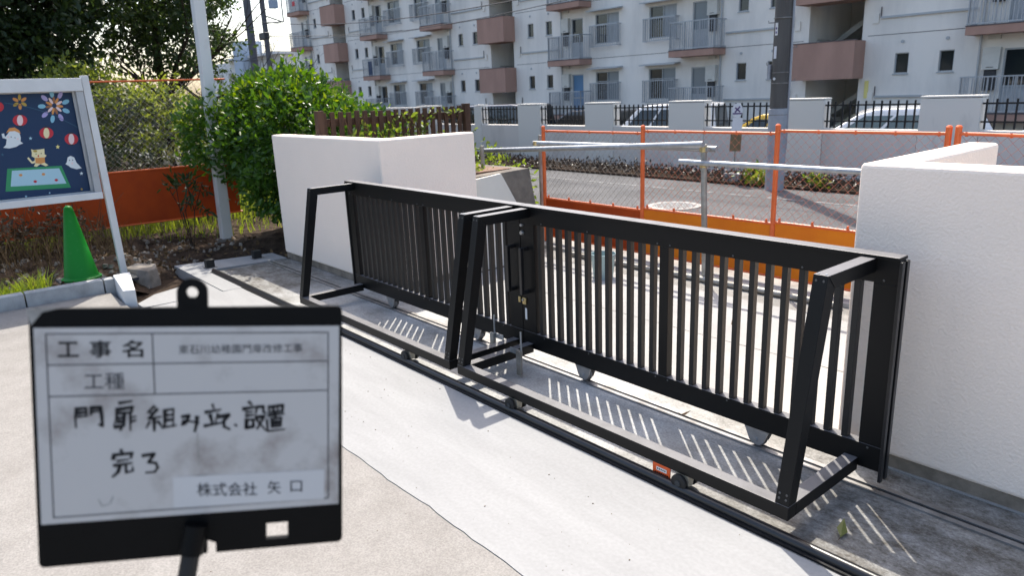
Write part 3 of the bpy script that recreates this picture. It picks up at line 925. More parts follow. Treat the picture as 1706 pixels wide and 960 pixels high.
# leaf caught on the base, right of the gate
def loose_leaf(name, label, c, size, matname, rz):
    t = thing(name, label, 'leaf', c, rz)
    MB().add([(0, 0, 0), (size * .45, size * .22, .012), (size, 0, .03), (size * .45, -size * .22, .004)], [(0, 1, 2), (0, 2, 3)]).build('blade', matname, t)
    MB().tube([(0, 0, 0), (-size * .3, .004, .004)], .0012, 5).build('stalk', 'twig', t)
loose_leaf('fallen_leaf', 'green leaf lying in the striped shadow right of the gate', (-1.005, 2.315, .006), .085, 'leaf_fallen', 1.9)
loose_leaf('fallen_leaf', 'brown dry leaf on the rear rail under the right gate', (-2.02, 2.735, .008), .05, 'twig', 0.4)
loose_leaf('fallen_leaf', 'brown curled leaf on the bright paving behind the gate', (-2.60, 4.08, .004), .06, 'dry_grass', 2.4)

# ------------------------------------------------------------------ orange site fence behind the gate
def chain(parent, p0, p1, z0, z1, pitch, r, matname, name='net'):
    """diamond wire mesh between two ground points"""
    p0 = Vector((*p0, 0)); p1 = Vector((*p1, 0))
    L_ = (p1 - p0).length
    d = (p1 - p0) / L_
    nn = Vector((-d.y, d.x, 0))
    mb = MB()
    H = z1 - z0
    k = -int(H / pitch) - 1
    while k * pitch < L_:
        for s in (1, -1):
            a0, a1 = k * pitch, k * pitch + H
            t0, t1 = max(0, a0), min(L_, a1)
            if t1 - t0 > .01:
                za, zb = z0 + (t0 - a0), z0 + (t1 - a0)
                if s < 0:
                    za, zb = z1 - (t0 - a0), z1 - (t1 - a0)
                off = nn * (r * s)
                mb.tube([p0 + d * t0 + off + Vector((0, 0, za)), p0 + d * t1 + off + Vector((0, 0, zb))], r, 3, cap=False)
        k += 1
    return mb.build(name, matname, parent)


def fence_panel(label, p0, p1, z_top, sheet, net, zb=0.06, zs=0.48, extra_post=True):
    """orange half-sheet net fence panel between two points"""
    p0v, p1v = Vector((*p0, 0)), Vector((*p1, 0))
    mid = (p0v + p1v) / 2
    t = thing('site_fence', label, 'fence', mid, group='orange site fence panels')
    L_ = (p1v - p0v).length
    d = (p1v - p0v) / L_
    nn = Vector((-d.y, d.x, 0))
    a, b = p0v - mid, p1v - mid

    def Z(z): return Vector((0, 0, z))
    for q in ((a, b) if extra_post else (a,)):
        MB().tube([q + Z(0), q + Z(z_top)], .020, 12).build('post', 'orange_paint', t, smooth=True)
        MB().lathe([(.021, 0), (.021, .008), (.012, .018), (.003, .020)], 12, q + Z(z_top), 'Z').build('post_cap', 'orange_paint', t, smooth=True)
    rt_ = .011
    for z in (z_top - .035, zs + .005, zb):
        MB().tube([a + Z(z), b + Z(z)], rt_, 8).build('rail', 'orange_paint', t, smooth=True)
    s0, s1 = a + d * .022, b - d * .022
    sh = MB()
    e = nn * .0015
    sh.hexa([s0 - e + Z(zb), s1 - e + Z(zb), s1 + e + Z(zb), s0 + e + Z(zb)], [s0 - e + Z(zs), s1 - e + Z(zs), s1 + e + Z(zs), s0 + e + Z(zs)])
    sh.build('sheet', sheet, t)
    chain(t, (s0.x, s0.y), (s1.x, s1.y), zs + .01, z_top - .045, .070, .0013, net)
    n = 5
    for i in range(n):
        q = s0 + (s1 - s0) * ((i + .12) / (n - .76))
        for z in (z_top - .052, zs + .012):
            c = MB()
            c.hexa([q - d * .006 - nn * .008 + Z(z), q + d * .006 - nn * .008 + Z(z), q + d * .006 + nn * .008 + Z(z), q - d * .006 + nn * .008 + Z(z)],
                   [q - d * .006 - nn * .008 + Z(z + .028), q + d * .006 - nn * .008 + Z(z + .028), q + d * .006 + nn * .008 + Z(z + .028), q - d * .006 + nn * .008 + Z(z + .028)])
            c.build('clip', 'orange_paint', t)
    return t


FY = 5.25
fence_panel('orange net fence panel with a sheet coloured as in shade, nearest the concrete planter', (-5.74, FY + .02), (-4.375, FY), 1.215, 'orange_sheet_shaded', 'net_wire_grey', zs=.465, extra_post=False)
fence_panel('orange net fence panel with orange sheet, left of the utility pole', (-4.375, FY), (-3.035, FY), 1.235, 'orange_sheet', 'net_wire', zs=.485, extra_post=False)
fence_panel('orange net fence panel with orange sheet, right of the utility pole', (-3.035, FY), (-1.825, FY - .01), 1.255, 'orange_sheet', 'net_wire', zs=.50)
fence_panel('orange net fence panel half hidden behind the right white wall', (-1.765, FY - .02), (-0.60, FY - .30), 1.258, 'orange_sheet', 'net_wire', zs=.50)

# scaffold pipes
def pipe(name, label, pts, r=.0243, matname='galvanised', clamps=()):
    base = Vector(pts[0])
    t = thing(name, label, 'pipe', base, group='scaffold pipes')
    MB().tube([Vector(p) - base for p in pts], r, 14).build('tube', matname, t, smooth=True)
    for c in clamps:
        c = Vector(c) - base
        k = MB().lathe([(.026, -.022), (.034, -.022), (.034, .022), (.026, .022)], 10, c, 'Z').build('clamp', 'brass', t)
        MB().box(c.x + .026, c.x + .05, c.y - .018, c.y + .018, c.z - .018, c.z + .018).build('clamp_bolt', 'galvanised_dull', t)
    return t


pipe('scaffold_pipe', 'upright dull scaffold pipe with brass clamps behind the gate', [(-3.475, 4.985, -.01), (-3.50, 4.95, 1.125)], .0243, 'galvanised_dull', [(-3.50, 4.951, 1.09), (-3.498, 4.955, .965)])
pipe('scaffold_pipe', 'long scaffold pipe rising from the planter to the upright pipe', [(-6.30, 4.90, .985), (-3.47, 4.90, 1.132)], clamps=[])
pipe('scaffold_pipe', 'upper scaffold pipe with a capped left end at the orange post', [(-5.60, 5.005, 1.075), (-3.415, 5.005, 1.088)], clamps=[(-5.56, 5.005, 1.075)])
pipe('scaffold_pipe', 'lower scaffold pipe running right to the white wall', [(-3.70, 4.905, .985), (-1.25, 4.905, .985)], .0215)
pipe('scaffold_pipe', 'short galvanised post stub on the concrete planter', [(-5.62, 4.35, .80), (-5.62, 4.35, 1.10)], .02, 'galvanised_dull')
pipe('scaffold_pipe', 'grey steel post beside the leftmost orange fence post', [(-5.86, 5.33, -.01), (-5.86, 5.33, 1.13)], .022, 'galvanised_dull')
pipe('scaffold_pipe', 'scaffold pipe lying on the ground along the orange fence', [(-5.0, 4.93, .016), (-2.3, 4.96, .016)], .0243, 'galvanised_dull')
pl = thing('pail', 'pale green plastic pail standing behind the right gate', 'pail', (-4.18, 4.50, 0))
MB().lathe([(.02, 0), (.085, 0), (.105, .20), (.112, .20), (.112, .215), (.104, .215), (.083, .01), (.02, .01)], 24).build('body', 'pail', pl, smooth=True)
MB().tube([(-.11 * math.cos(t), .012, .20 + .03 * math.sin(t)) for t in np.linspace(0, math.pi, 12)], .003, 6).build('handle', 'galvanised', pl)

# ------------------------------------------------------------------ concrete planter and cream wing wall
pt = thing('planter', 'old brown grey concrete planter with a sloped end behind the left wall', 'planter', (-5.7, 4.3, 0))
def rel(pts, o): return [(p[0] - o[0], p[1] - o[1], p[2] - o[2]) for p in pts]
MB().prism(rel([(-5.205, 3.95, 0), (-5.205, 4.76, 0), (-5.205, 4.585, .885), (-5.205, 3.95, .865)], (-5.7, 4.3, 0)), (-1.0, 0, 0)).build('body', 'planter_concrete', pt, bevel=.006)
MB().box(-.44, .36, -.30, .18, .86, .888).build('cap', 'planter_cap', pt, bevel=.004)
wg = MB().prism([(-5.172, 3.91, 0), (-5.172, 4.74, 0), (-5.172, 4.21, .872), (-5.172, 3.91, .848)], (-.03, 0, 0)).build('wing_wall', 'cream_paint', bevel=.003)
tag(wg, 'cream painted triangular wing wall against the concrete planter', 'wall')
pp_ = thing('plant', 'light green leafy plant sprouting on top of the planter', 'plant', (-5.6, 4.05, .88))
P_, N_ = blob_points([(0, 0, .08, .17, .15, .13), (.12, .10, .0, .15, .12, .07)], 2600, .8)
leaves('foliage', P_, .042, 'leaf_vine', pp_, N_)
st = MB()
for k in range(12):
    st.tube(wobble([(random.uniform(-.06, .06), random.uniform(-.06, .06), -.02), (random.uniform(-.1, .1), random.uniform(-.1, .1), .12), (random.uniform(-.16, .16), random.uniform(-.16, .16), .2)], .01), .0025, 4)
st.build('stems', 'twig', pp_)

# ------------------------------------------------------------------ brown wooden fence
wf = thing('wooden_fence', 'dark brown slatted wooden fence behind the left white wall', 'fence', (-6.5, 3.8, 0))
y = 3.16
sl = None
while y < 4.78:
    if sl is None:
        sl = MB().box(-.012, .012, -.023, .023, 0.0, 1.47).build('slat', 'wood_brown', wf, bevel=.002)
        sl.location = (0, y - 3.8, 0)
    else:
        o = sl.copy(); COL.objects.link(o); o.parent = wf
        o.location = (random.uniform(-.003, .003), y - 3.8, random.uniform(-.006, .006))
    y += .088
for z in (1.34, .55):
    MB().box(-.040, -.0125, -.70, 1.0, z, z + .07).build('rail', 'wood_brown', wf, bevel=.002)
MB().box(-.035, .035, 1.0, 1.07, 0, 1.49).build('post', 'wood_brown', wf, bevel=.003)
MB().box(-.035, .035, -.72, -.65, 0, 1.49).build('post', 'wood_brown', wf, bevel=.003)
vn = thing('vine', 'yellow green vine climbing over the brown wooden fence', 'vine', (-6.42, 4.1, 0))
P_, N_ = clumps([(0, -.15, 1.28, .06, .28, .16), (.02, -.5, 1.16, .08, .3, .15), (0, .25, 1.40, .05, .35, .05), (-.1, .1, 1.2, .06, .2, .15)], 42, 8, .045)
leaves('foliage', P_, .05, 'leaf_vine', vn, N_)
st = MB()
for k in range(14):
    yy = random.uniform(-.7, .5)
    st.tube(wobble([(0, yy, .1), (.02, yy + .1, .6), (.02, yy, 1.1), (.02, yy + random.uniform(-.2, .2), 1.42)], .03), .004, 4)
st.build('stems', 'twig', vn)

# ------------------------------------------------------------------ road-side wall with piers and iron fence
fwv = thing('boundary_wall', 'long stained grey concrete wall with piers across the road', 'wall', (0, 11.5, 0))
PX = [(-17.6, -16.7), (-14.965, -14.694), (-13.268, -12.514), (-11.076, -10.277), (-8.865, -8.069), (-6.515, -5.816), (-4.382, -3.603), (-2.2, -1.4)]
LOW, TOP = 0.815, 1.262
for i, (a, b) in enumerate(PX):
    MB().box(a, b, -.12, .12, .10, TOP + (.003 * (i % 3))).build('pier', 'far_wall_pier', fwv, bevel=.008)
    MB().box(a - .008, b + .008, -.128, .128, TOP + .0105, TOP + .035).build('pier_cap', 'far_wall_pier', fwv, bevel=.006)
xx = [-30.0] + [v for p in PX for v in p] + [6.0]
for i in range(0, len(xx), 2):
    a, b = xx[i], xx[i + 1]
    if a == -30.0:
        MB().box(a, b - .004, -.11, .11, .10, TOP).build('panel', 'far_wall', fwv, bevel=.006)
        continue
    MB().box(a + .004, b - .004, -.11, .11, .10, LOW).build('panel', 'far_wall', fwv, bevel=.008)
    # iron fence in the opening: one part per opening, bars as sub-parts
    r_ = MB().box(a + .002, b - .002, -.075, -.055, 1.172, 1.196)
    r_.box(a + .002, b - .002, -.075, -.055, .928, .95)
    ro = r_.build('iron_rail', 'iron_black', fwv)
    xb = a + .06
    proto = None
    while xb < b - .03:
        if proto is None:
            proto = MB().box(-.011, .011, -.010, .010, .84, 1.245).build('bar', 'iron_black', ro)
            proto.location = (xb, -.092 + .0, 0)
        else:
            o = proto.copy(); COL.objects.link(o); o.parent = ro; o.location = (xb, -.092, 0)
        xb += .118
MB().box(-30, 6, -.14, .14, -.05, .092).build('plinth', 'far_wall', fwv, bevel=.006)

# dead hedge plants at the foot of that wall
hd = thing('hedge', 'low dark brown withered hedge at the foot of the road wall', 'hedge', (-9, 10.56, 0))
bl = []
x = -20.0
while x < -2:
    bl.append((x + 9, random.uniform(-.10, .10), .11, .42, .33, random.uniform(.08, .14)))
    x += .42
P_, N_ = blob_points(bl, 900, .9, .4)
leaves('foliage', P_, .055, 'hedge_dead', hd, N_, kind='stuff')
st = MB()
for k in range(380):
    x = random.uniform(-11, 7); yy = random.uniform(-.3, .3)
    st.tube([(x, yy, 0), (x + random.uniform(-.1, .1), yy + random.uniform(-.1, .1), random.uniform(.15, .30))], .004, 3)
st.build('twigs', 'bark', hd, kind='stuff')
for (x, y, s, lb) in ((-6.33, 10.35, 1.0, 'bright green weed at the foot of the utility pole, by the sign base'), (-5.35, 10.42, .8, 'small green weed right of the utility pole'), (-4.15, 10.45, .6, 'small dark green weed near the right white wall, across the road')):
    w = thing('weed', lb, 'weed', (x, y, .03), group='weeds along the road wall')
    P_, N_ = blob_points([(0, 0, .14 * s, .26 * s, .2 * s, .17 * s), (.16 * s, -.08, .10 * s, .16 * s, .15 * s, .1 * s)], 900 / s, .9, .4)
    leaves('foliage', P_, .085 * s, 'leaf_vine' if s > .7 else 'leaf_tree', w, N_, aspect=.6)
    st = MB()
    for k in range(7):
        st.tube(wobble([(0, 0, -.03), (random.uniform(-.15, .15) * s, random.uniform(-.1, .1) * s, .18 * s)], .01), .003, 4)
    st.build('stems', 'twig', w)

# ------------------------------------------------------------------ utility pole, road sign
up = thing('utility_pole', 'tall dark concrete utility pole with a grey sleeve across the road', 'utility pole', (-5.85, 10.1, 0))
MB().lathe([(.128, -.05), (.128, 1.16), (.118, 3.0), (.100, 9.5), (.02, 9.5)], 28).build('shaft', 'pole_concrete', up, smooth=True)
MB().lathe([(.138, -.02), (.138, 1.19), (.130, 1.195), (.129, -.02)], 28).build('sleeve', 'pole_cover', up, smooth=True)
for z in (1.10, 1.55, 1.70, 2.45):
    MB().lathe([(.1335 if z > 1.2 else .140, 0), (.1345 if z > 1.2 else .141, .006), (.1335 if z > 1.2 else .140, .012)], 24, (0, 0, z)).build('band', 'steel_worn', up)
dv = (Vector((0, 0, 0)) - Vector((-5.85, 10.1, 0))).normalized()
ang0 = math.atan2(dv.y, dv.x)
def on_pole(ang, z, w, h, r, name, m_, th=.004):
    mb = MB()
    ring = []
    for k in range(5):
        t = ang - w / 2 / r + w / r * k / 4
        ring.append((math.cos(t), math.sin(t)))
    vs_ = [(c * r, s * r, z) for c, s in ring] + [(c * (r + th), s * (r + th), z) for c, s in ring]
    vs2 = [(x_, y_, z + h) for x_, y_, _ in vs_]
    fs_ = []
    for k in range(4):
        fs_ += [(5 + k, 6 + k, 16 + k, 15 + k), (15 + k, 16 + k, 11 + k, 10 + k), (k, k + 1, 6 + k, 5 + k)]
    mb.add(vs_ + vs2, fs_ + [(0, 5, 15, 10), (9, 4, 14, 19)])
    return mb.build(name, m_, up)
on_pole(ang0 - .75, 2.22, .045, .17, .126, 'label_plate', 'sticker_white')
on_pole(ang0 - .75, 1.90, .045, .17, .129, 'label_plate', 'sheet_white')
tx = MB()
on_pole(ang0 - .75, 2.30, .022, .03, .131, 'plate_lettering', 'sign_purple', .001)
on_pole(ang0 - .75, 2.245, .022, .03, .131, 'plate_lettering', 'sign_purple', .001)
MB().lathe([(.004, 0), (.019, 0), (.019, .006), (.004, .006)], 14, (math.cos(ang0 - .7) * .130, math.sin(ang0 - .7) * .130 - .003, 1.62), 'Y').build('badge', 'sticker_white', up)
for k, (a, z) in enumerate(((1.57, 1.58), (-1.57, 1.82), (1.57, 2.05), (-1.57, 2.4), (1.57, 2.8), (-1.57, 3.2))):
    dd = Vector((math.cos(ang0 + a), math.sin(ang0 + a), 0))
    MB().tube([dd * .11 + Vector((0, 0, z)), dd * .20 + Vector((0, 0, z)), dd * .20 + Vector((0, 0, z + .03))], .007, 6).build('step_bolt', 'steel_worn', up)
dd = Vector((math.cos(ang0 - 1.5), math.sin(ang0 - 1.5), 0))
MB().box(dd.x * .15 - .02, dd.x * .15 + .02, dd.y * .15 - .03, dd.y * .15 + .03, 1.62, 1.82).build('junction_box', 'pole_cover', up)
dd = Vector((math.cos(ang0 + 1.25), math.sin(ang0 + 1.25), 0))
MB().tube([dd * .138 + Vector((0, 0, .6)), dd * .138 + Vector((0, 0, 4))], .016, 8).build('cable_conduit', 'pole_cover', up)
MB().box(-1.0, 1.0, -.05, .05, 8.6, 8.72).build('crossarm', 'steel_worn', up)

sg = thing('road_sign', 'small rounded road sign with white and brown sheets on a concrete foot', 'sign', (-6.80, 10.50, .0))
MB().box(-.16, .16, -.10, .10, .0, .15).build('foot', 'kerb_concrete', sg, bevel=.012)
MB().tube([(-.02, 0, .15), (0, 0, 1.20)], .012, 8).build('post', 'galvanised_dull', sg)
rot = Matrix.Rotation(.45, 4, 'Z')
def sgp(pts): return [tuple(rot @ Vector(p)) for p in pts]
oval = [(.082 * math.cos(t), -.02, 1.155 + .115 * math.sin(t)) for t in np.linspace(0, 2 * math.pi, 21)[:-1]]
disc = MB().prism(sgp(oval), (0, .006, 0)).build('disc', 'sheet_white', sg)
for (x0, z0, x1, z1) in ((-.035, 1.20, .045, 1.13), (-.035, 1.125, .04, 1.215), (-.07, 1.105, .07, 1.105)):
    d_ = Vector((x1 - x0, 0, z1 - z0)).normalized(); n_ = Vector((-d_.z, 0, d_.x)) * .011
    a, b = Vector((x0, -.0225, z0)), Vector((x1, -.0225, z1))
    MB().prism(sgp([a - n_, b - n_, b + n_, a + n_]), (0, .002, 0)).build('mark', 'sign_purple', disc)
MB().prism(sgp([(-.085, -.018, .83), (.075, -.018, .83), (.090, -.018, 1.035), (-.06, -.018, 1.045)]), (0, .005, 0)).build('white_sheet', 'sheet_white', sg)
bs_ = MB().prism(sgp([(-.10, -.026, .505), (.075, -.026, .505), (.085, -.026, .825), (-.085, -.026, .825)]), (0, .006, 0)).build('brown_board', 'sheet_brown', sg)

# ------------------------------------------------------------------ apartment block
BY = 27.0
bd = thing('apartment_building', 'long pale grey apartment block with pink balcony slabs and stair landings', 'building', (-30, BY, -.6))
BO = (-30, BY, -.6)
FH = 2.65
NF = 4
XL, XR = -59.8, 6.0
SX = [-13.57 + 18.93, -13.57, -32.6, -51.55]       # stair centres
holes = []
def add_holes(x0, x1, z0, z1): holes.append((x0, x1, z0, z1))
SW, WN, BL = [], [], []
for s in SX:
    for f in range(NF):
        z = f * FH
        for dxx in (2.42, 3.83):
            for sg_ in (-1, 1):
                SW.append((s + sg_ * dxx, z + 1.66, z + 2.34))
        for sg_ in (-1, 1):
            WN.append((s + sg_ * 7.86, z + .98, z + 2.33, sg_))
            BL.append((s + sg_ * 5.72, z, sg_))
inb = lambda x, w: XL + w < x < XR - w
SW = [q for q in SW if inb(q[0], .5)]
WN = [q for q in WN if inb(q[0], 1)]
BL = [q for q in BL if inb(q[0], 1.5)]
for (xc, z0, z1) in SW: add_holes(xc - .23, xc + .23, z0, z1)
for (xc, z0, z1, s) in WN: add_holes(xc - .75, xc + .75, z0, z1)
for (xc, z, s) in BL:
    add_holes(xc + .15 * s - .40, xc + .15 * s + .40, z + .30, z + 2.28)
for s in SX:
    if inb(s, 1.2): add_holes(s - 1.0, s + 1.0, -.6, NF * FH - .1)
ZT = NF * FH + .9
xs = sorted({XL, XR, *[h[0] for h in holes], *[h[1] for h in holes]})
zs = sorted({-.6, ZT, *[h[2] for h in holes], *[h[3] for h in holes]})
wv, wf_, idx = [], [], {}
def vid(x, y, z):
    k = (round(x, 4), round(y, 4), round(z, 4))
    if k not in idx:
        idx[k] = len(wv); wv.append((x - BO[0], y - BO[1], z - BO[2]))
    return idx[k]
ha = np.array(holes)
for i in range(len(xs) - 1):
    for j in range(len(zs) - 1):
        cx, cz = (xs[i] + xs[i + 1]) / 2, (zs[j] + zs[j + 1]) / 2
        if np.any((ha[:, 0] < cx) & (cx < ha[:, 1]) & (ha[:, 2] < cz) & (cz < ha[:, 3])): continue
        wf_.append((vid(xs[i], BY, zs[j]), vid(xs[i + 1], BY, zs[j]), vid(xs[i + 1], BY, zs[j + 1]), vid(xs[i], BY, zs[j + 1])))
DEP = .13
for (x0, x1, z0, z1) in holes:
    d = DEP if x1 - x0 < 1.9 else 3.2
    for (a, b) in (((x0, z0), (x1, z0)), ((x1, z0), (x1, z1)), ((x1, z1), (x0, z1)), ((x0, z1), (x0, z0))):
        wf_.append((vid(a[0], BY, a[1]), vid(b[0], BY, b[1]), vid(b[0], BY + d, b[1]), vid(a[0], BY + d, a[1])))
# sides, back, roof
D2 = 9.0
for (a, b) in (((XL, BY), (XL, BY + D2)), ((XR, BY), (XR, BY + D2)), ((XL, BY + D2), (XR, BY + D2))):
    wf_.append((vid(a[0], a[1], -.6), vid(b[0], b[1], -.6), vid(b[0], b[1], ZT), vid(a[0], a[1], ZT)))
wmb = MB(); wmb.add(wv, wf_)
me = bpy.data.meshes.new('wall'); me.from_pydata(wv, [], wf_); me.materials.append(M['bldg_wall']); me.update()
link('wall', me, bd)
MB().box(XL - BO[0] - .2, XR - BO[0] + .2, -.2, D2 + .2, ZT + .6 + .003, ZT + .85).build('roof', 'bldg_wall', bd)

def Bm(mb, name, m_, parent, x, y, z):
    o = link(name, MESH.setdefault((name, id(mb)), mb.mesh(name, m_)), parent)
    o.location = (x, y, z)
    return o
MESH = {}
# small windows
sw_f = MB()
for (a, b, c, d) in ((-.23, .23, 0, .03), (-.23, .23, .65, .68), (-.23, -.20, .03, .65), (.20, .23, .03, .65)):
    sw_f.box(a, b, .04, .10, c, d)
sw_f = sw_f.mesh('frame', 'bldg_frame')
sw_p = MB().box(-.20, .20, .105, .115, .0, .68).mesh('pane', 'window_glass')
sw_s = MB().box(-.26, .26, -.04, .035, -.045, -.002).mesh('sill', 'bldg_frame')
def inst(name, me_, parent, loc):
    o = bpy.data.objects.new(name, me_); COL.objects.link(o); o.parent = parent; o.location = loc; return o
for (xc, z0, z1) in SW:
    w = inst('window', sw_f, bd, (xc - BO[0], 0, z0 - BO[2]))
    inst('pane', sw_p, w, (0, 0, 0)); inst('sill', sw_s, w, (0, 0, 0))
vt = MB().lathe([(.02, 0), (.055, 0), (.055, .03), (.02, .03)], 12, (0, -.031, 0), 'Y').mesh('vent', 'bldg_frame')
for (xc, z0, z1) in SW:
    inst('vent', vt, bd, (xc - BO[0] - .02, 0, z0 + 1.05 - BO[2]))
# large windows with railing and awning
wf_m = MB()
for (a, b, c, d) in ((-.75, .75, 0, .04), (-.75, .75, 1.31, 1.35), (-.75, -.71, .04, 1.31), (.71, .75, .04, 1.31), (-.02, .02, .04, 1.31), (-.71, .71, .88, .91)):
    wf_m.box(a, b, .04, .10, c, d)
wf_m = wf_m.mesh('frame', 'bldg_frame')
wp1 = MB().box(-.71, -.02, .105, .115, .04, 1.31).mesh('pane', 'window_glass')
wp2 = MB().box(.02, .71, .085, .095, .04, 1.31).mesh('pane', 'window_frosted')
wp3 = MB().box(.02, .71, .085, .095, .04, 1.31).mesh('pane', 'curtain')
rl = MB()
for k in range(15): rl.box(-.87 + k * .124 - .010, -.87 + k * .124 + .010, -.30, -.28, .04, .94)
for z in (0.0, .94): rl.box(-.90, .90, -.31, -.27, z, z + .04)
for x in (-.90, .88):
    for z in (0.0, .94): rl.box(x, x + .02, -.27, -.002, z, z + .04)
    for k in range(3): rl.box(x, x + .02, -.24 + k * .08, -.225 + k * .08, .04, .94)
rl = rl.mesh('railing', 'rail_alu')
aw = MB().hexa([(-1.0, -.42, 1.47), (1.0, -.42, 1.47), (1.0, -.002, 1.50), (-1.0, -.002, 1.50)], [(-1.0, -.42, 1.52), (1.0, -.42, 1.52), (1.0, -.002, 1.57), (-1.0, -.002, 1.57)]).mesh('awning', 'bldg_frame')
for i, (xc, z0, z1, s) in enumerate(WN):
    w = inst('window', wf_m, bd, (xc - BO[0], 0, z0 - BO[2]))
    inst('pane', wp1, w, (0, 0, 0)); inst('pane', wp2 if i % 3 else wp3, w, (0, 0, 0))
    inst('railing', rl, w, (0, 0, -.14)); inst('awning', aw, w, (0, 0, 0))
# balconies
BW, BD_ = 1.13, .86
slb = MB().box(-BW, BW, -BD_, -.002, -.25, 0).mesh('balcony', 'bldg_pink')
scp = MB().box(-BW - .012, BW + .012, -BD_ - .012, -.003, .0015, .035).mesh('slab_cap', 'bldg_cap')
brl = MB()
for k in range(21):
    x = -BW + .03 + k * (2 * BW - .06) / 20
    brl.box(x - .010, x + .010, -BD_ + .02, -BD_ + .04, .08, 1.12)
for z in (.06, 1.12): brl.box(-BW, BW, -BD_ + .01, -BD_ + .05, z, z + .04)
for x in (-BW, -.38, .36, BW - .045): brl.box(x, x + .045, -BD_ + .052, -BD_ + .09, .036, 1.16)
for sx in (-BW, BW - .03):
    for z in (.06, 1.12): brl.box(sx, sx + .03, -BD_ + .052, -.002, z, z + .04)
    for k in range(6): brl.box(sx, sx + .018, -BD_ + .16 + k * .115, -BD_ + .178 + k * .115, .10, 1.12)
brl = brl.mesh('railing', 'rail_alu')
dfr = MB()
for (a, b, c, d) in ((-.40, .40, 0, .05), (-.40, .40, 1.93, 1.98), (-.40, -.35, .05, 1.93), (.35, .40, .05, 1.93), (-.35, .35, .80, .86)):
    dfr.box(a, b, .03, .10, c, d)
dfr = dfr.mesh('door', 'bldg_frame')
dlo = MB().box(-.35, .35, .05, .09, .05, .80).mesh('lower_panel', 'bldg_door')
dlb = MB().box(-.35, .35, .05, .09, .05, .80).mesh('lower_panel', 'bldg_door_blue')
dup_ = MB().box(-.35, .35, .08, .09, .86, 1.93).mesh('upper_pane', 'window_glass')
duf = MB().box(-.35, .35, .08, .09, .86, 1.93).mesh('upper_pane', 'window_frosted')
dub = MB().box(-.35, .35, .08, .09, .86, 1.93).mesh('upper_pane', 'bldg_door_blue')
ht = MB().box(-.24, .24, -.20, -.003, 1.36, 2.02)
ht.box(-.2, .2, -.205, -.2005, 1.90, 1.915); ht.cur = 1; ht.box(-.10, .10, -.208, -.2055, 1.42, 1.44); ht.cur = 1
ht.box(-.16, .16, -.15, -.05, .72, 1.355)
ht = ht.mesh('water_heater', ['heater_white', 'bldg_dark'])
vb = MB().box(-.17, .17, -.12, -.003, 2.28, 2.42).mesh('vent_hood', 'heater_white')
pd = MB().tube([(0, -.06, 0), (0, -.06, FH)], .035, 8).mesh('drain_pipe', 'bldg_frame')
for i, (xc, z, s) in enumerate(BL):
    b = inst('balcony', slb, bd, (xc - BO[0], 0, z + .37 - .06 - BO[2]))
    inst('slab_cap', scp, b, (0, 0, 0)); inst('railing', brl, b, (0, 0, 0))
    d = inst('door', dfr, bd, (xc + .15 * s - BO[0], 0, z + .30 - BO[2]))
    if abs(xc + 26.88) < .2 and z == 0: inst('lower_panel', dlb, d, (0, 0, 0)); inst('upper_pane', dub, d, (0, 0, 0))
    else: inst('lower_panel', dlo, d, (0, 0, 0)); inst('upper_pane', dup_ if i % 2 else duf, d, (0, 0, 0))
    inst('water_heater', ht, bd, (xc - .54 * s - BO[0], 0, z + .30 - BO[2]))
    inst('vent_hood', vb, bd, (xc - .54 * s - BO[0], 0, z + .30 - BO[2]))
    inst('drain_pipe', pd, bd, (xc - .92 * s - BO[0], 0, z + .30 - BO[2]))
# stair bays: landings with pink parapets, sloping flights, dark back
for s in SX:
    if not inb(s, 1.2): continue
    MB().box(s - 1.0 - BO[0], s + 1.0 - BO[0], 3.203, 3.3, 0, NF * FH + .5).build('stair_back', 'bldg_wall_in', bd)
    for f in range(-1, NF):
        z = f * FH + 1.545 + .0
        pr = MB()
        pr.box(s - 1.145 - BO[0], s + 1.145 - BO[0], -.82, -.70, z - BO[2], z + 1.29 - BO[2])
        pr.box(s - 1.145 - BO[0], s - 1.03 - BO[0], -.6985, -.002, z - BO[2], z + 1.29 - BO[2])
        pr.box(s + 1.03 - BO[0], s + 1.145 - BO[0], -.6985, -.002, z - BO[2], z + 1.29 - BO[2])
        pr.box(s - 1.0285 - BO[0], s + 1.0285 - BO[0], -.6985, .55, z + .01 - BO[2], z + .16 - BO[2])
        if f >= 0:
            p_ = pr.build('stair_landing', 'bldg_pink', bd)
            MB().box(s - 1.16 - BO[0], s + 1.16 - BO[0], -.835, -.69, z + 1.2915 - BO[2], z + 1.325 - BO[2]).build('parapet_cap', 'bldg_cap', p_)
        # two flights
        for sd, (xa, za, xb, zb_) in enumerate(((-.98, z + .16 + FH / 2, .98, z + .02), (.98, z + .02 + FH, -.98, z + .16 + FH / 2 - .1))):
            y0_, y1_ = (.58, 1.55) if sd == 0 else (1.75, 2.9)
            x0_, x1_ = (xa, xb)
            q = [(x0_, za), (x1_, zb_)]
            MB().prism([(q[0][0] + s - BO[0], y0_, q[0][1] - BO[2]), (q[1][0] + s - BO[0], y0_, q[1][1] - BO[2]), (q[1][0] + s - BO[0], y0_, q[1][1] - .22 - BO[2]), (q[0][0] + s - BO[0], y0_, q[0][1] - .22 - BO[2])], (0, y1_ - y0_, 0)).build('stair_flight', 'bldg_wall_in', bd)
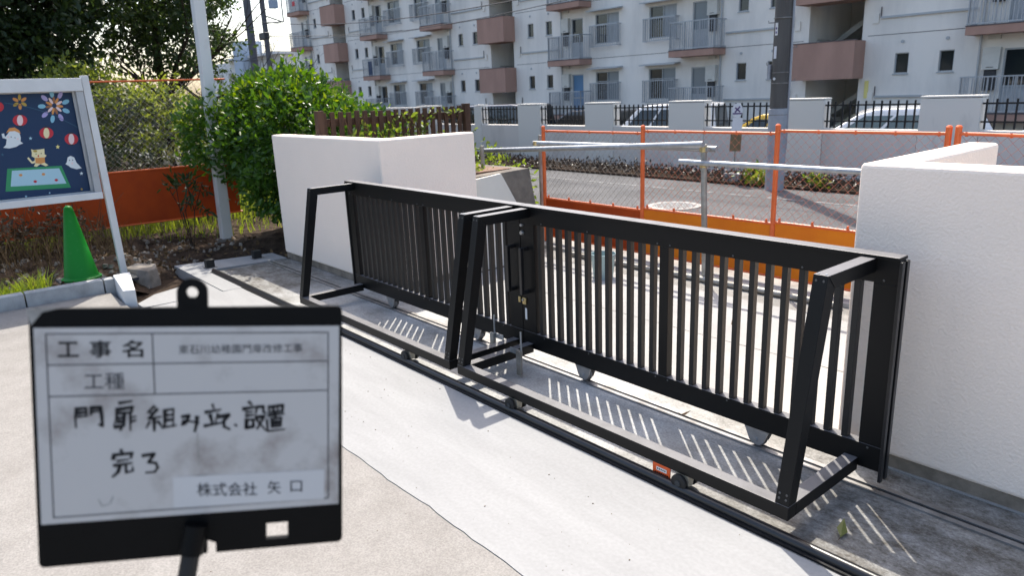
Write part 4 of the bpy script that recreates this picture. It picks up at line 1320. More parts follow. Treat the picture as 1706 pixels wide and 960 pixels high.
# joint lines and conduit boxes on the facade
for f in range(1, NF + 1):
    for a, b in ((SX[1] + 1.2, SX[0] - 1.2), (SX[2] + 1.2, SX[1] - 1.2), (SX[3] + 1.2, SX[2] - 1.2), (XL, SX[3] - 1.2)):
        MB().box(a - BO[0], b - BO[0], -.006, -.001, f * FH + .31 - BO[2], f * FH + .33 - BO[2]).build('joint_line', 'bldg_cap', bd)
for s in SX:
    for f in range(0, NF):
        for sg_ in (-1, 1):
            if not inb(s + sg_ * 3, 2): continue
            x0_, x1_ = sorted((s + sg_ * 1.62, s + sg_ * 4.58))
            c = MB().box(x0_ - BO[0], x1_ - BO[0], -.07, -.002, f * FH + .86 - BO[2], f * FH + .93 - BO[2]).build('conduit', 'bldg_frame', bd)
            MB().box(s + sg_ * 1.45 - .10 - BO[0], s + sg_ * 1.45 + .10 - BO[0], -.05, -.002, f * FH + .72 - BO[2], f * FH + 1.05 - BO[2]).build('meter_box', 'bldg_wall', bd)
            MB().tube([(s + sg_ * 1.62 - BO[0], -.05, f * FH + .88 - BO[2]), (s + sg_ * 1.62 - BO[0], -.05, f * FH + 1.25 - BO[2])], .02, 5).build('riser', 'bldg_cap', bd)
MB().box(SX[1] + 1.25 - BO[0], SX[1] + 1.37 - BO[0], -.06, -.002, .85 - BO[2], 1.45 - BO[2]).build('yellow_sign', 'p_yellow', bd)

# ------------------------------------------------------------------ parked cars behind the wall
def make_car(label, loc, rz, L_, W, H, body, glass, van=False, bonnet=.24, group='cars parked behind the road wall'):
    """nose towards +x of its own frame; lofted body with windows, wheels, lamps, mirrors"""
    t = thing('parked_car', label, 'car', loc, rz, group)
    h2 = L_ / 2
    belt = H * .56
    # side profile of the lower body
    if van:
        low = [(-h2, .30), (-h2 + .02, belt), (h2 - .75, belt), (h2 - .12, belt * .80), (h2, belt * .58), (h2 - .02, .30)]
        cab = [(-h2 + .03, belt), (-h2 + .14, H - .03), (-h2 + .5, H), (h2 - 1.62, H - .02), (h2 - 1.38, H - .10), (h2 - .72, belt)]
    else:
        low = [(-h2, .32), (-h2 + .03, belt * .96), (h2 - L_ * bonnet, belt), (h2 - .25, belt * .83), (h2, belt * .58), (h2 - .03, .28)]
        cab = [(-h2 + .10, belt * .97), (-h2 + .50, H - .05), (-h2 + .95, H), (h2 - L_ * (bonnet + .28), H - .02), (h2 - L_ * (bonnet + .22), H - .09), (h2 - L_ * bonnet + .05, belt)]

    def loft(prof, w0, w1, zlo, zhi, ins=0.0):
        mb = MB()
        n = len(prof)
        vs_ = []
        for side in (-1, 1):
            for (x, z) in prof:
                k = 0 if zhi == zlo else max(0, min(1, (z - zlo) / (zhi - zlo)))
                vs_.append((x, side * (w0 + (w1 - w0) * k) / 2, z))
        fs_ = [tuple(range(n)), tuple(range(2 * n - 1, n - 1, -1))] + [(i, n + i, n + (i + 1) % n, (i + 1) % n) for i in range(n)]
        return mb.add(vs_, fs_)
    loft(low, W, W * .97, .3, belt).build('body', body, t, bevel=.06)
    loft(cab, W * .955, W * .78, belt, H).build('roof', body, t, bevel=.05)
    # glass: windscreen, rear window, side windows, slightly proud
    def wy(z): return (W * .955 + (W * .78 - W * .955) * (z - belt) / (H - belt)) / 2
    fa, fb = cab[4], cab[5]
    def pt(p, q, k): return (p[0] + (q[0] - p[0]) * k, p[1] + (q[1] - p[1]) * k)
    a, b = pt(fa, fb, .06), pt(fa, fb, .94)
    off = .012
    ws = MB().add([(a[0] + off, -wy(a[1]) + .08, a[1] + off), (a[0] + off, wy(a[1]) - .08, a[1] + off), (b[0] + off, wy(b[1]) - .06, b[1] + off), (b[0] + off, -wy(b[1]) + .06, b[1] + off)], [(0, 1, 2, 3)])
    ws.build('windscreen', glass, t)
    ra, rb_ = cab[1], cab[0]
    a, b = pt(ra, rb_, .08), pt(ra, rb_, .85)
    MB().add([(a[0] - off, -wy(a[1]) + .1, a[1] + off), (a[0] - off, wy(a[1]) - .1, a[1] + off), (b[0] - off, wy(b[1]) - .1, b[1]), (b[0] - off, -wy(b[1]) + .1, b[1])], [(0, 1, 2, 3)]).build('rear_window', glass, t)
    zt, zb = H - .13, belt + .04
    xf_t, xf_b = pt(fa, fb, (fa[1] - zt) / (fa[1] - fb[1]))[0] - .12, pt(fa, fb, (fa[1] - zb) / (fa[1] - fb[1]))[0] - .16
    xr_t, xr_b = pt(ra, rb_, (ra[1] - zt) / (ra[1] - rb_[1]))[0] + .14, pt(ra, rb_, (ra[1] - zb) / (ra[1] - rb_[1]))[0] + .16
    ks = [0, .36, .70, 1]
    for side in (-1, 1):
        for k in range(3):
            k0, k1 = ks[k] + .015, ks[k + 1] - .015
            MB().add([(xr_b + (xf_b - xr_b) * k0, side * (wy(zb) + .006), zb), (xr_b + (xf_b - xr_b) * k1, side * (wy(zb) + .006), zb),
                      (xr_t + (xf_t - xr_t) * k1, side * (wy(zt) + .006), zt), (xr_t + (xf_t - xr_t) * k0, side * (wy(zt) + .006), zt)], [(0, 1, 2, 3)]).build('side_window', glass, t)
        MB().box(xf_b - .06, xf_b + .10, side * (W / 2 + .02), side * (W / 2 + .17), belt + .0, belt + .14).build('mirror', body, t, bevel=.03)
        for xw in (-h2 + L_ * .19, h2 - L_ * .18):
            wh = MB().lathe([(.10, -.10), (.28, -.10), (.31, -.07), (.31, .07), (.28, .10), (.10, .10)], 20, (xw, side * (W / 2 - .11), .31), 'Y').build('wheel', 'tyre', t, smooth=True)
            MB().lathe([(.02, -.105), (.19, -.105), (.19, .105), (.02, .105)], 14, (xw, side * (W / 2 - .11), .31), 'Y').build('rim', 'hub', wh)
        MB().box(h2 - .10, h2 - .005, side * (W / 2 - .42), side * (W / 2 - .10), belt * .60, belt * .74).build('headlight', 'lamp_clear', t, bevel=.02)
        MB().box(-h2 - .008, -h2 + .06, side * (W / 2 - .22), side * (W / 2 - .06), belt * .70, belt * 1.0).build('tail_light', 'lamp_red', t, bevel=.01)
    for z in (.42,):
        MB().box(h2 - .02, h2 + .03, -W / 2 + .12, W / 2 - .12, z - .1, z + .06).build('bumper', body, t, bevel=.03)
    return t


CZ = -.60
make_car('dark minivan under the glinting roof edge behind the wall, farthest left', (-18.4, 14.5, CZ), R(184), 4.6, 1.75, 1.82, 'car_black', 'car_glass', van=True)
make_car('black sedan with a sloping windscreen behind the iron fence', (-16.6, 17.0, CZ), R(184), 4.3, 1.70, 1.55, 'car_black', 'car_glass')
make_car('white minivan with dark side windows behind the wall', (-11.65, 14.5, CZ), R(200), 3.35, 1.48, 1.76, 'car_white', 'car_glass', van=True)
make_car('small yellow car left of the utility pole behind the wall', (-9.45, 15.8, CZ), R(196), 3.5, 1.50, 1.48, 'car_yellow', 'car_glass')
make_car('white car with pale windscreen between the utility pole and the wide pier', (-6.15, 13.8, CZ), R(204), 4.3, 1.70, 1.66, 'car_white', 'car_glass_light')
make_car('pale blue van behind the wall, farthest right', (-2.85, 16.7, CZ), R(182), 4.7, 1.80, 1.74, 'car_blue', 'car_glass', van=True)

# ------------------------------------------------------------------ left background: far building, poles, wires
fb_ = thing('far_building', 'distant white building with a pale blue tower behind the bush', 'building', (-84, 33, -.6))
MB().box(-14, 8, 0, 14, 0, 6.9).build('wall', 'far_bldg', fb_)
MB().box(-7.5, 8.6, -1, 13, 6.905, 7.15).build('roof_edge', 'far_bldg', fb_)
MB().box(-1.6, 1.0, -1.6, 0.8, 0, 8.7).build('tower', 'far_bldg_blue', fb_)
for k in range(5):
    w = MB().box(-12 + k * 3.8, -10.4 + k * 3.8, -.05, .02, 4.3, 5.6).build('window', 'window_frosted', fb_)
rr_ = MB()
for k in range(24): rr_.box(-7 + k * .65, -6.95 + k * .65, -.8, -.75, 7.155, 7.9)
rr_.box(-7, 8.2, -.8, -.74, 7.9, 7.95)
rr_.build('roof_railing', 'rail_alu', fb_)
p1 = thing('utility_pole', 'thick dark utility pole beyond the bush, left of the apartment block', 'utility pole', (-30.2, 11.9, -.6))
MB().lathe([(.17, 0), (.13, 10.5), (.02, 10.5)], 16).build('shaft', 'pole_far', p1, smooth=True)
MB().box(-.06, .06, -1.0, 1.0, 9.4, 9.5).build('crossarm', 'pole_far', p1)
p2 = thing('utility_pole', 'thin dark utility pole with a square bracket beyond the bush', 'utility pole', (-33.5, 13.9, -.6))
MB().lathe([(.13, 0), (.10, 11.0), (.02, 11.0)], 14).build('shaft', 'pole_far', p2, smooth=True)
brk = MB()
for a, b in (((.0, .1, 6.6), (.8, .55, 6.6)), ((.8, .55, 6.6), (.8, .55, 5.6)), ((.8, .55, 5.6), (0, .1, 5.6)), ((0, .1, 5.9), (.7, .5, 5.62))):
    brk.tube([a, b], .03, 5)
brk.build('bracket', 'pole_far', p2)
MB().box(.2, .55, .2, .5, 6.2, 6.55).build('transformer', 'far_bldg_blue', p2)


def cable(label, a, b, sag, r=.010, n=24, group='overhead cables'):
    a, b = Vector(a), Vector(b)
    pts = [a.lerp(b, k / n) - Vector((0, 0, sag * 4 * (k / n) * (1 - k / n))) for k in range(n + 1)]
    o = MB().tube([p - a for p in pts], r, 4).build('cable', 'wire_black')
    o.location = a
    return tag(o, label, 'cable', group)


cable('upper overhead cable crossing in front of the apartment block', (-30.2, 11.9, 4.75), (-5.85, 10.1, 3.55), .55, .011)
cable('lower overhead cable crossing in front of the apartment block', (-30.2, 11.9, 4.2), (-5.85, 10.1, 3.45), .55, .008)
cable('overhead cable leaving the thin pole towards the far building', (-33.5, 13.9, 4.45), (-52.0, 40.0, 8.0), .5, .014)
cb = thing('cable_box', 'dark splice box hanging on the cable left of the apartment block', 'cable box', (-28.6, 11.79, 4.02))
MB().box(-.30, .30, -.10, .10, -.13, .13).build('case', 'wire_black', cb, bevel=.03)
MB().tube([(0, 0, .1), (0, 0, .32)], .012, 5).build('hanger', 'wire_black', cb)

# ------------------------------------------------------------------ left: fence, post, notice board, cone
lf = fence_panel('shade-toned orange net fence panel left of the bush, behind the leaning white post', (-9.55, .35), (-9.40, 3.30), 1.92, 'orange_sheet_shaded', 'net_wire_grey', zb=.235, zs=.86, extra_post=False)
wp = thing('white_post', 'square white post standing in the soil beside the bush', 'post', (-8.83, 2.86, -.05))
MB().hexa([(-.062, -.062, 0), (.062, -.062, 0), (.062, .062, 0), (-.062, .062, 0)], [(-.062, .018, 3.6), (.062, .018, 3.6), (.062, .142, 3.6), (-.062, .142, 3.6)]).build('shaft', 'white_post', wp, bevel=.012)
MB().lathe([(.02, -.02), (.115, -.02), (.105, .05), (.09, .07), (.02, .07)], 14).build('concrete_collar', 'planter_concrete', wp)

NBX = -7.5
nb = thing('notice_board', 'white framed notice board with a dark blue festival poster', 'notice board', (NBX, 0.7, 0))
def yz(y, z): return (0, y - .7, z)
ZB, ZTt = .80, 1.86
YL, YR = -.75, 1.375
MB().box(-.09, .05, YL - .7, YR - .7, ZTt - .11, ZTt).build('top_frame', 'alu_white', nb, bevel=.004)
MB().box(-.09, .05, YL - .7, YR - .7, ZB, ZB + .062).build('bottom_frame', 'alu_white', nb, bevel=.004)
MB().box(-.085, .035, 1.318 - .7, 1.376 - .7, ZB + .0625, ZTt - .1105).build('side_frame', 'alu_grey', nb, bevel=.003)
MB().box(-.085, .035, YL - .7, YL + .05 - .7, ZB + .0625, ZTt - .1105).build('side_frame', 'alu_grey', nb, bevel=.003)
for yy in (1.378, YL - .062):
    MB().hexa([(-.03, yy - .7 + .03, 0), (.03, yy - .7 + .03, 0), (.03, yy - .7 + .085, 0), (-.03, yy - .7 + .085, 0)],
              [(-.03, yy - .7, ZTt + .02), (.03, yy - .7, ZTt + .02), (.03, yy - .7 + .06, ZTt + .02), (-.03, yy - .7 + .06, ZTt + .02)]).build('leg', 'alu_white', nb, bevel=.004)
MB().box(-.070, -.055, YL + .052 - .7, 1.317 - .7, ZB + .063, ZTt - .111).build('back_panel', 'alu_white', nb)
PZ0, PZ1 = ZB + .07, ZTt - .118
po = MB().box(-.054, -.052, .25 - .7, 1.312 - .7, PZ0, PZ1).build('poster', 'p_navy', nb)
# poster drawing, coordinates measured on the poster: u from 0 (left of frame) to 1 (right edge), v down
def pv(zx, zy, lay=0):
    """880x960 sketch units -> board plane"""
    xl = -14 + (zy - 130) * .0; xr = 525 + (zy - 130) * (110 / 660)
    u = zx / xr
    ytop = 140 - 12 * (zx / 525); ybot = 862 - 78 * (zx / 635)
    v = (zy - ytop) / (ybot - ytop)
    y_left_top, y_left_bot = .735, .60
    yl = y_left_top + (y_left_bot - y_left_top) * v
    y = yl + (1.312 - yl) * u
    z = PZ1 + (PZ0 - PZ1) * v
    return (-.0515 + lay * .0007, y - .7, z)
art = []
def shape(mname, pts, lay=1):
    art.append((mname, MB().poly([pv(a, b, lay) for a, b in pts])))
def ell(mname, cx, cy, rx, ry, lay=1, rot=0, n=16):
    c, s = math.cos(rot), math.sin(rot)
    shape(mname, [(cx + rx * math.cos(t) * c - ry * math.sin(t) * s, cy + rx * math.cos(t) * s + ry * math.sin(t) * c) for t in np.linspace(0, 2 * math.pi, n + 1)[:-1]], lay)
def burst(cx, cy, r0, r1, n, cols, w, ph=0):
    for k in range(n):
        t = ph + 2 * math.pi * k / n
        rm = (r0 + r1) / 2
        ell(cols[k % len(cols)], cx + rm * math.cos(t), cy + rm * math.sin(t), (r1 - r0) / 2, w, 1, t, 10)
burst(390, 220, 58, 112, 9, ['p_sky', 'p_lilac'], 15, .35)
burst(390, 215, 14, 62, 11, ['p_orange', 'p_pink', 'p_brown'], 9, .1)
burst(160, 190, 10, 52, 6, ['p_gold', 'p_orange'], 11, .5)
for (cx, cy, cm) in ((8, 222, 'p_cream'), (157, 313, 'p_pink'), (330, 398, 'p_cream'), (500, 437, 'p_pink')):
    ell('p_red', cx, cy, 48, 38); ell(cm, cx, cy, 20, 36, 2); ell('p_dark', cx, cy - 40, 16, 5, 2); ell('p_dark', cx, cy + 39, 16, 5, 2)
for i in range(14):          # string of the lanterns
    t0, t1 = i / 14, (i + 1) / 14
    f = lambda t: (60 + 500 * t, 195 + 175 * t - 30 * math.sin(3 * t) + 25 * t * t * 0)
    a, b = f(t0), f(t1)
    shape('p_line', [(a[0], a[1] - 2), (b[0], b[1] - 2), (b[0], b[1] + 2), (a[0], a[1] + 2)])
# round white sprites and a kitten on a green mat
shape('p_white', [(70, 410), (85, 385), (115, 375), (148, 390), (158, 430), (155, 455), (172, 468), (150, 476), (125, 492), (80, 503), (42, 498), (60, 478), (66, 440), (40, 432), (34, 405), (50, 400), (55, 425)])
shape('p_orange', [(62, 400), (85, 365), (120, 360), (150, 380), (158, 402), (120, 385), (85, 388)], 2)
ell('p_pink', 76, 425, 7, 6, 2); ell('p_pink', 138, 438, 7, 6, 2); ell('p_dark', 95, 425, 3, 4, 2); ell('p_dark', 120, 430, 3, 4, 2)
shape('p_white', [(470, 560), (490, 550), (515, 560), (530, 595), (565, 632), (530, 640), (490, 630), (470, 615), (452, 606), (462, 595)])
ell('p_dark', 482, 580, 3, 4, 2); ell('p_dark', 503, 578, 3, 4, 2); ell('p_pink', 500, 600, 8, 7, 2)
shape('p_cream', [(222, 508), (240, 512), (285, 508), (312, 503), (312, 540), (326, 550), (310, 566), (312, 598), (336, 614), (318, 622), (282, 608), (258, 626), (238, 624), (250, 600), (225, 606), (195, 570), (205, 562), (228, 592), (244, 585), (246, 566), (226, 556), (228, 530)])
shape('p_orange', [(248, 566), (312, 562), (314, 596), (285, 606), (250, 602)], 2)
ell('p_gold', 250, 520, 14, 8, 2); ell('p_red', 270, 553, 5, 7, 2); ell('p_dark', 255, 540, 4, 3, 2); ell('p_dark', 290, 536, 4, 3, 2)
shape('p_green', [(62, 642), (425, 618), (485, 765), (45, 800)])
shape('p_pale', [(92, 655), (408, 635), (455, 738), (80, 765)], 2)
for (cx, cy, cm) in ((148, 685, 'p_orange'), (300, 677, 'p_orange'), (243, 728, 'p_red'), (386, 716, 'p_red')):
    burst(cx, cy, 3, 22, 5, [cm], 8, .3)
    ell(cm, cx, cy, 12, 9, 3)
for (cx, cy, r, cm) in ((404, 490, 16, 'p_yellow'), (562, 668, 14, 'p_white'), (222, 434, 13, 'p_pale'), (560, 775, 11, 'p_gold'), (178, 832, 10, 'p_pale'), (338, 805, 8, 'p_pale'), (625, 775, 9, 'p_pale'), (35, 545, 12, 'p_line'), (560, 435, 8, 'p_line')):
    shape(cm, [(cx + (r if k % 2 == 0 else r * .42) * math.cos(k * math.pi / 5 - 1.57), cy + (r if k % 2 == 0 else r * .42) * math.sin(k * math.pi / 5 - 1.57)) for k in range(10)])
for (mname, mb) in art:
    mb.build('poster_print', mname, po)
# glass sliding door of the notice board is represented by its frame line
MB().box(-.03, -.02, 1.296 - .7, 1.317 - .7, ZB + .063, ZTt - .111).build('glass_frame', 'alu_grey', nb)

cn = thing('traffic_cone', 'bright green traffic cone on a dark mat behind the kerb', 'cone', (-7.60, 1.10, .01))
MB().lathe([(.02, .02), (.165, .02), (.165, .035), (.148, .045), (.140, .06), (.040, .66), (.034, .685), (.018, .70), (.004, .703)], 40).build('body', 'cone_green', cn, smooth=True)
MB().hexa([(-.20, -.19, 0), (.20, -.19, 0), (.20, .19, 0), (-.20, .19, 0)], [(-.195, -.185, .02), (.195, -.185, .02), (.195, .185, .02), (-.195, .185, .02)]).build('base', 'mat_dark', cn, bevel=.006)
sl_ = MB().hexa([(-7.86, 1.06, .03), (-7.36, 1.06, .02), (-7.34, 1.52, .02), (-7.84, 1.52, .03)], [(-7.86, 1.06, .055), (-7.36, 1.06, .045), (-7.34, 1.52, .045), (-7.84, 1.52, .055)]).build('rubber_mat', 'mat_dark')
tag(sl_, 'dark rubber mat on the soil under the green cone', 'mat')
cn.location.z = .052
for (y, lb) in ((.18, 'bright green play post left of the dark tree, nearer one'), (.42, 'bright green play post left of the dark tree, farther one')):
    e = thing('play_post', lb, 'post', (-12.5, y + .55, 0), group='green play posts')
    MB().tube([(0, 0, 0), (0, 0, 2.55)], .045, 10).build('shaft', 'cone_green', e, smooth=True)
    MB().lathe([(.046, 0), (.05, .02), (.03, .05), (.004, .055)], 10, (0, 0, 2.55)).build('cap', 'cone_green', e, smooth=True)

# washing and covers on a few balconies
for (x, z, w, h, m_, lb) in ((-45.9, 3.0, .55, .95, 'p_navy', 'dark blue cloth hung over a balcony rail of the apartment block'), (-57.0, 8.7, .5, .35, 'p_red', 'red towel on the top left balcony of the apartment block')):
    t = thing('laundry', lb, 'laundry', (x, BY - .845, z))
    cl_ = MB()
    nseg = 8
    for k in range(nseg):
        a, b = -w / 2 + w * k / nseg, -w / 2 + w * (k + 1) / nseg
        ya, yb_ = .02 * math.sin(k * 1.9), .02 * math.sin((k + 1) * 1.9)
        cl_.add([(a, ya, 0), (b, yb_, 0), (b, yb_ * .4, h), (a, ya * .4, h), (a, ya + .012, 0), (b, yb_ + .012, 0), (b, yb_ * .4 + .012, h), (a, ya * .4 + .012, h)],
                [(0, 1, 2, 3), (7, 6, 5, 4), (3, 2, 6, 7), (0, 4, 5, 1)])
    cl_.build('cloth', m_, t)
    MB().box(-w / 2 - .03, w / 2 + .03, -.004, .02, h + .001, h + .02).build('rod', 'bldg_frame', t)

# ------------------------------------------------------------------ trees, bushes, grass
def tree(name, label, loc, blobs, nclump, per, rad, size, leafmat, trunk_r, trunk_h, cat='tree', limbs=6, group=None, lens=1.6, limb_paths=()):
    t = thing(name, label, cat, loc, group=group)
    mb = MB()
    path = [(0, 0, -.1)]
    x = y = 0
    for k in range(1, 6):
        x += random.uniform(-.06, .06) * trunk_h / 3; y += random.uniform(-.06, .06) * trunk_h / 3
        path.append((x, y, trunk_h * k / 5))
    mb.tube(path, [trunk_r * (1.25 if k == 0 else 1 - .09 * k) for k in range(6)], 9)
    for k in range(limbs):
        i = random.choice([2, 3, 4, 5])
        a = random.uniform(0, 6.28)
        branch(mb, path[i], (math.cos(a), math.sin(a), random.uniform(.2, 1.0)), lens * random.uniform(.7, 1.2), trunk_r * .42, 2)
    for lp in limb_paths:
        mb.tube(lp, [trunk_r * (.6 - .09 * k) for k in range(len(lp))], 7)
        branch(mb, lp[-2], (1, .3, .3), 1.5, trunk_r * .2, 2)
        branch(mb, lp[-1], (.6, .8, .2), 1.4, trunk_r * .2, 2)
        branch(mb, lp[-1], (.8, -.7, .2), 1.2, trunk_r * .2, 2)
    mb.build('trunk', 'bark', t, smooth=True)
    P_, N_ = clumps(blobs, nclump, per, rad)
    leaves('crown', P_, size, leafmat, t, N_ * .4)
    return t


# big evergreen bush beside the white post
bs = thing('bush', 'big glossy green bush left of the white wall', 'bush', (-8.1, 3.5, 0))
bl = [(0, 0, 1.15, 1.0, .72, .74), (.85, .38, 1.12, .62, .45, .44), (-.75, -.62, 1.22, .42, .36, .45), (.35, -.40, .82, .5, .32, .45), (-.2, .1, 1.5, .7, .6, .42)]
P1, N1 = blob_points(bl, 2700, .45, .20)
P2, N2 = clumps(bl, 260, 26, .075, .25)
Pb, Nb = np.concatenate([P1, P2]), np.concatenate([N1, N2])
ok = ~((Pb[:, 0] > .72) & (Pb[:, 1] < -.33))
Pb, Nb = Pb[ok], Nb[ok]
big = RNG.uniform(size=len(Pb)) < .45
leaves('crown', Pb[big], .076, 'leaf_bush', bs, Nb[big], up=.2, aspect=.5)
leaves('crown', Pb[~big], .054, 'leaf_bush', bs, Nb[~big], up=.2, aspect=.46)
Pn, Nn = blob_points(bl[:3] + bl[4:], 420, .08, .20)
kp = ~((Pn[:, 0] > .72) & (Pn[:, 1] < -.33)) & ((Nn[:, 2] > .15) | (RNG.uniform(size=len(Nn)) > .88))
leaves('new_growth', Pn[kp] + Nn[kp] * .02, .062, 'leaf_new', bs, Nn[kp], up=.3, aspect=.45)
mb = MB()
for k in range(26):
    a = random.uniform(0, 6.28); r0 = random.uniform(.05, .5)
    x0, y0 = math.cos(a) * r0 * .7 + random.uniform(-.35, .2), math.sin(a) * r0 * .5
    mb.tube(wobble([(x0 * .5, y0 * .5, -.1), (x0 * .8, y0 * .8, .35), (x0 * 1.2, y0 * 1.2, .8), (x0 * 1.5, y0 * 1.5, 1.3)], .06), [.018, .014, .010, .005], 5)
mb.build('stems', 'bark', bs)
st = thing('bush', 'sparse dark green sapling in front of the left orange sheet', 'bush', (-8.75, 2.45, 0))
P_, N_ = clumps([(0, 0, .68, .28, .25, .14), (.08, .05, .48, .2, .2, .10)], 16, 10, .05)
leaves('crown', P_, .085, 'leaf_dark', st, N_, aspect=.3)
mb = MB()
for k in range(6):
    mb.tube(wobble([(0, 0, -.1), (random.uniform(-.1, .1), random.uniform(-.1, .1), .4), (random.uniform(-.25, .25), random.uniform(-.25, .25), .72)], .02), .005, 4)
mb.build('stems', 'bark', st)

tree('dark_tree', 'large dark evergreen tree at the far left edge', (-16.0, 1.6, 0),
     [(0, 0, 3.9, 2.3, 1.9, 2.3), (.6, 1.2, 4.6, 1.5, 1.3, 1.7), (-.5, -1.8, 3.4, 2.2, 1.9, 2.6), (.2, .4, 2.0, 1.5, 1.2, 1.3), (4.4, 2.5, 5.7, 1.5, 1.45, .75), (2.6, 1.9, 5.6, 1.2, 1.2, .9)], 2100, 26, .20, .12, 'leaf_dark', .22, 4.2, limbs=9, lens=2.0, limb_paths=([(0, 0, 3.4), (1.2, .7, 4.8), (2.4, 1.5, 5.4), (3.6, 2.1, 5.7), (4.4, 2.5, 5.8)],))  # last two crown lobes and long limb added out of view to shade the garden
tree('broadleaf_tree', 'airy green tree with sky showing through, left of the white post', (-17.2, 4.7, 0),
     [(0, 0, 4.6, 1.9, 1.7, 1.8), (.8, .5, 4.1, 1.1, 1.0, 1.4), (-1, -.6, 3.7, 1.5, 1.4, 1.3), (.2, .4, 2.9, 1.4, 1.2, .8)], 620, 24, .20, .105, 'leaf_tree', .12, 4.4, limbs=10, lens=1.9)
tree('broadleaf_tree', 'small airy tree right of the white post, before the poles', (-19.6, 6.35, 0),
     [(0, 0, 4.1, .9, .8, 1.1), (.2, .2, 3.0, .8, .6, .7)], 130, 22, .18, .10, 'leaf_tree', .09, 4.0, limbs=8, lens=1.5)
tree('background_shrub', 'yellow green sunlit shrub beyond the left fence, behind the board', (-13.9, 2.5, 0),
     [(0, 0, 1.75, 1.2, .8, .65), (.2, .9, 1.6, .8, .7, .5)], 150, 26, .15, .085, 'leaf_light', .04, 1.5, cat='shrub', limbs=5, lens=.8)
tree('background_shrub', 'tangled olive shrub with pale leaves seen through the wire mesh', (-11.6, 2.2, 0),
     [(0, 0, .95, .9, .7, .75), (.1, .8, 1.05, .7, .6, .7), (.1, -.8, .9, .8, .7, .6)], 95, 24, .13, .085, 'leaf_shrub', .035, 1.3, cat='shrub', limbs=7, lens=.7)
tree('background_shrub', 'light green shrub between the wire mesh and the bush', (-11.2, 3.7, 0),
     [(0, 0, .9, .6, .5, .7), (.1, .4, .5, .5, .4, .5)], 80, 24, .13, .075, 'leaf_light', .03, 1.0, cat='shrub', limbs=5, lens=.6)
tree('background_shrub', 'dark low shrub behind the left orange sheet', (-12.6, .5, 0),
     [(0, 0, .8, 1.2, 1.0, .9), (-.6, 1.6, .7, 1.0, .8, .8), (.3, -1.2, 1.0, 1.0, 1.0, 1.0)], 190, 24, .17, .085, 'leaf_dark', .04, 1.2, cat='shrub', limbs=6, lens=.8)
for k, (x, y, h, m_, lb) in enumerate(((-22, 9.0, 2.6, 'leaf_tree', 'far green tree low behind the white post'), (-24, 3.0, 3.0, 'leaf_dark', 'far dark tree behind the airy tree'), (-23, 5.9, 2.2, 'leaf_light', 'far pale green tree seen under the airy tree'))):
    tree('background_tree', lb, (x, y, -.3), [(0, 0, h * .62, 2.2, 1.8, h * .45), (.5, 1.2, h * .5, 1.6, 1.3, h * .4)], 230, 22, .26, .13, m_, .12, h * .7, limbs=6, lens=1.2)
ds = thing('dry_shrub', 'withered brown shrub tangle in front of the orange sheet, below the notice board', 'shrub', (-9.1, .75, 0))
P_, N_ = clumps([(0, 0, .32, .28, .75, .34), (.1, -.9, .3, .25, .6, .3), (.05, .55, .28, .22, .35, .3)], 120, 14, .08, .9)
leaves('foliage', P_, .05, 'leaf_litter', ds, N_, aspect=.45)
mb = MB()
for k in range(90):
    y0 = random.uniform(-1.3, .85); x0 = random.uniform(-.2, .25)
    mb.tube(wobble([(x0, y0, -.03), (x0 + random.uniform(-.12, .12), y0 + random.uniform(-.15, .15), .3), (x0 + random.uniform(-.25, .25), y0 + random.uniform(-.3, .3), random.uniform(.4, .75))], .02), [.006, .004, .002], 4)
mb.build('stems', 'twig', ds)
# low vegetation behind the wooden fence and along the far side of the garden
hg = thing('hedge', 'dense green hedge in the gap behind the brown wooden fence', 'hedge', (-7.6, 5.0, 0))
P_, N_ = blob_points([(0, 0, .5, 1.0, .35, .6), (1.0, .1, .5, .7, .3, .55), (-1.3, .1, .5, 1.0, .35, .6)], 1500, .5, .3)
leaves('foliage', P_, .06, 'leaf_vine', hg, N_)

# grass and weeds
def blades(name, label, cat, xs0, xs1, ys0, ys1, n, h0, h1, w, matname, zf=None, kind=None, lean=.5):
    x = RNG.uniform(xs0, xs1, n); y = RNG.uniform(ys0, ys1, n)
    z = zf(x, y) if zf else np.zeros(n)
    h = RNG.uniform(h0, h1, n); a = RNG.uniform(0, 6.28, n); l = RNG.uniform(0.1, lean, n) * h
    b = RNG.uniform(0, 6.28, n)
    dx, dy = np.cos(a) * w, np.sin(a) * w
    lx, ly = np.cos(b) * l, np.sin(b) * l
    v = np.stack([np.stack([x - dx, y - dy, z - .01], 1), np.stack([x + dx, y + dy, z - .01], 1),
                  np.stack([x + dx * .8 + lx * .4, y + dy * .8 + ly * .4, z + h * .6], 1), np.stack([x - dx * .8 + lx * .4, y - dy * .8 + ly * .4, z + h * .6], 1),
                  np.stack([x + lx, y + ly, z + h], 1)], axis=1)
    base = np.arange(n)[:, None] * 5
    f = np.concatenate([base + np.array([[0, 1, 2]]), base + np.array([[0, 2, 3]]), base + np.array([[3, 2, 4]])], axis=0)
    o = link(name, raw_mesh(name, v.reshape(-1, 3), f, matname))
    o['label'] = label; o['category'] = cat
    if kind: o['kind'] = kind
    return o


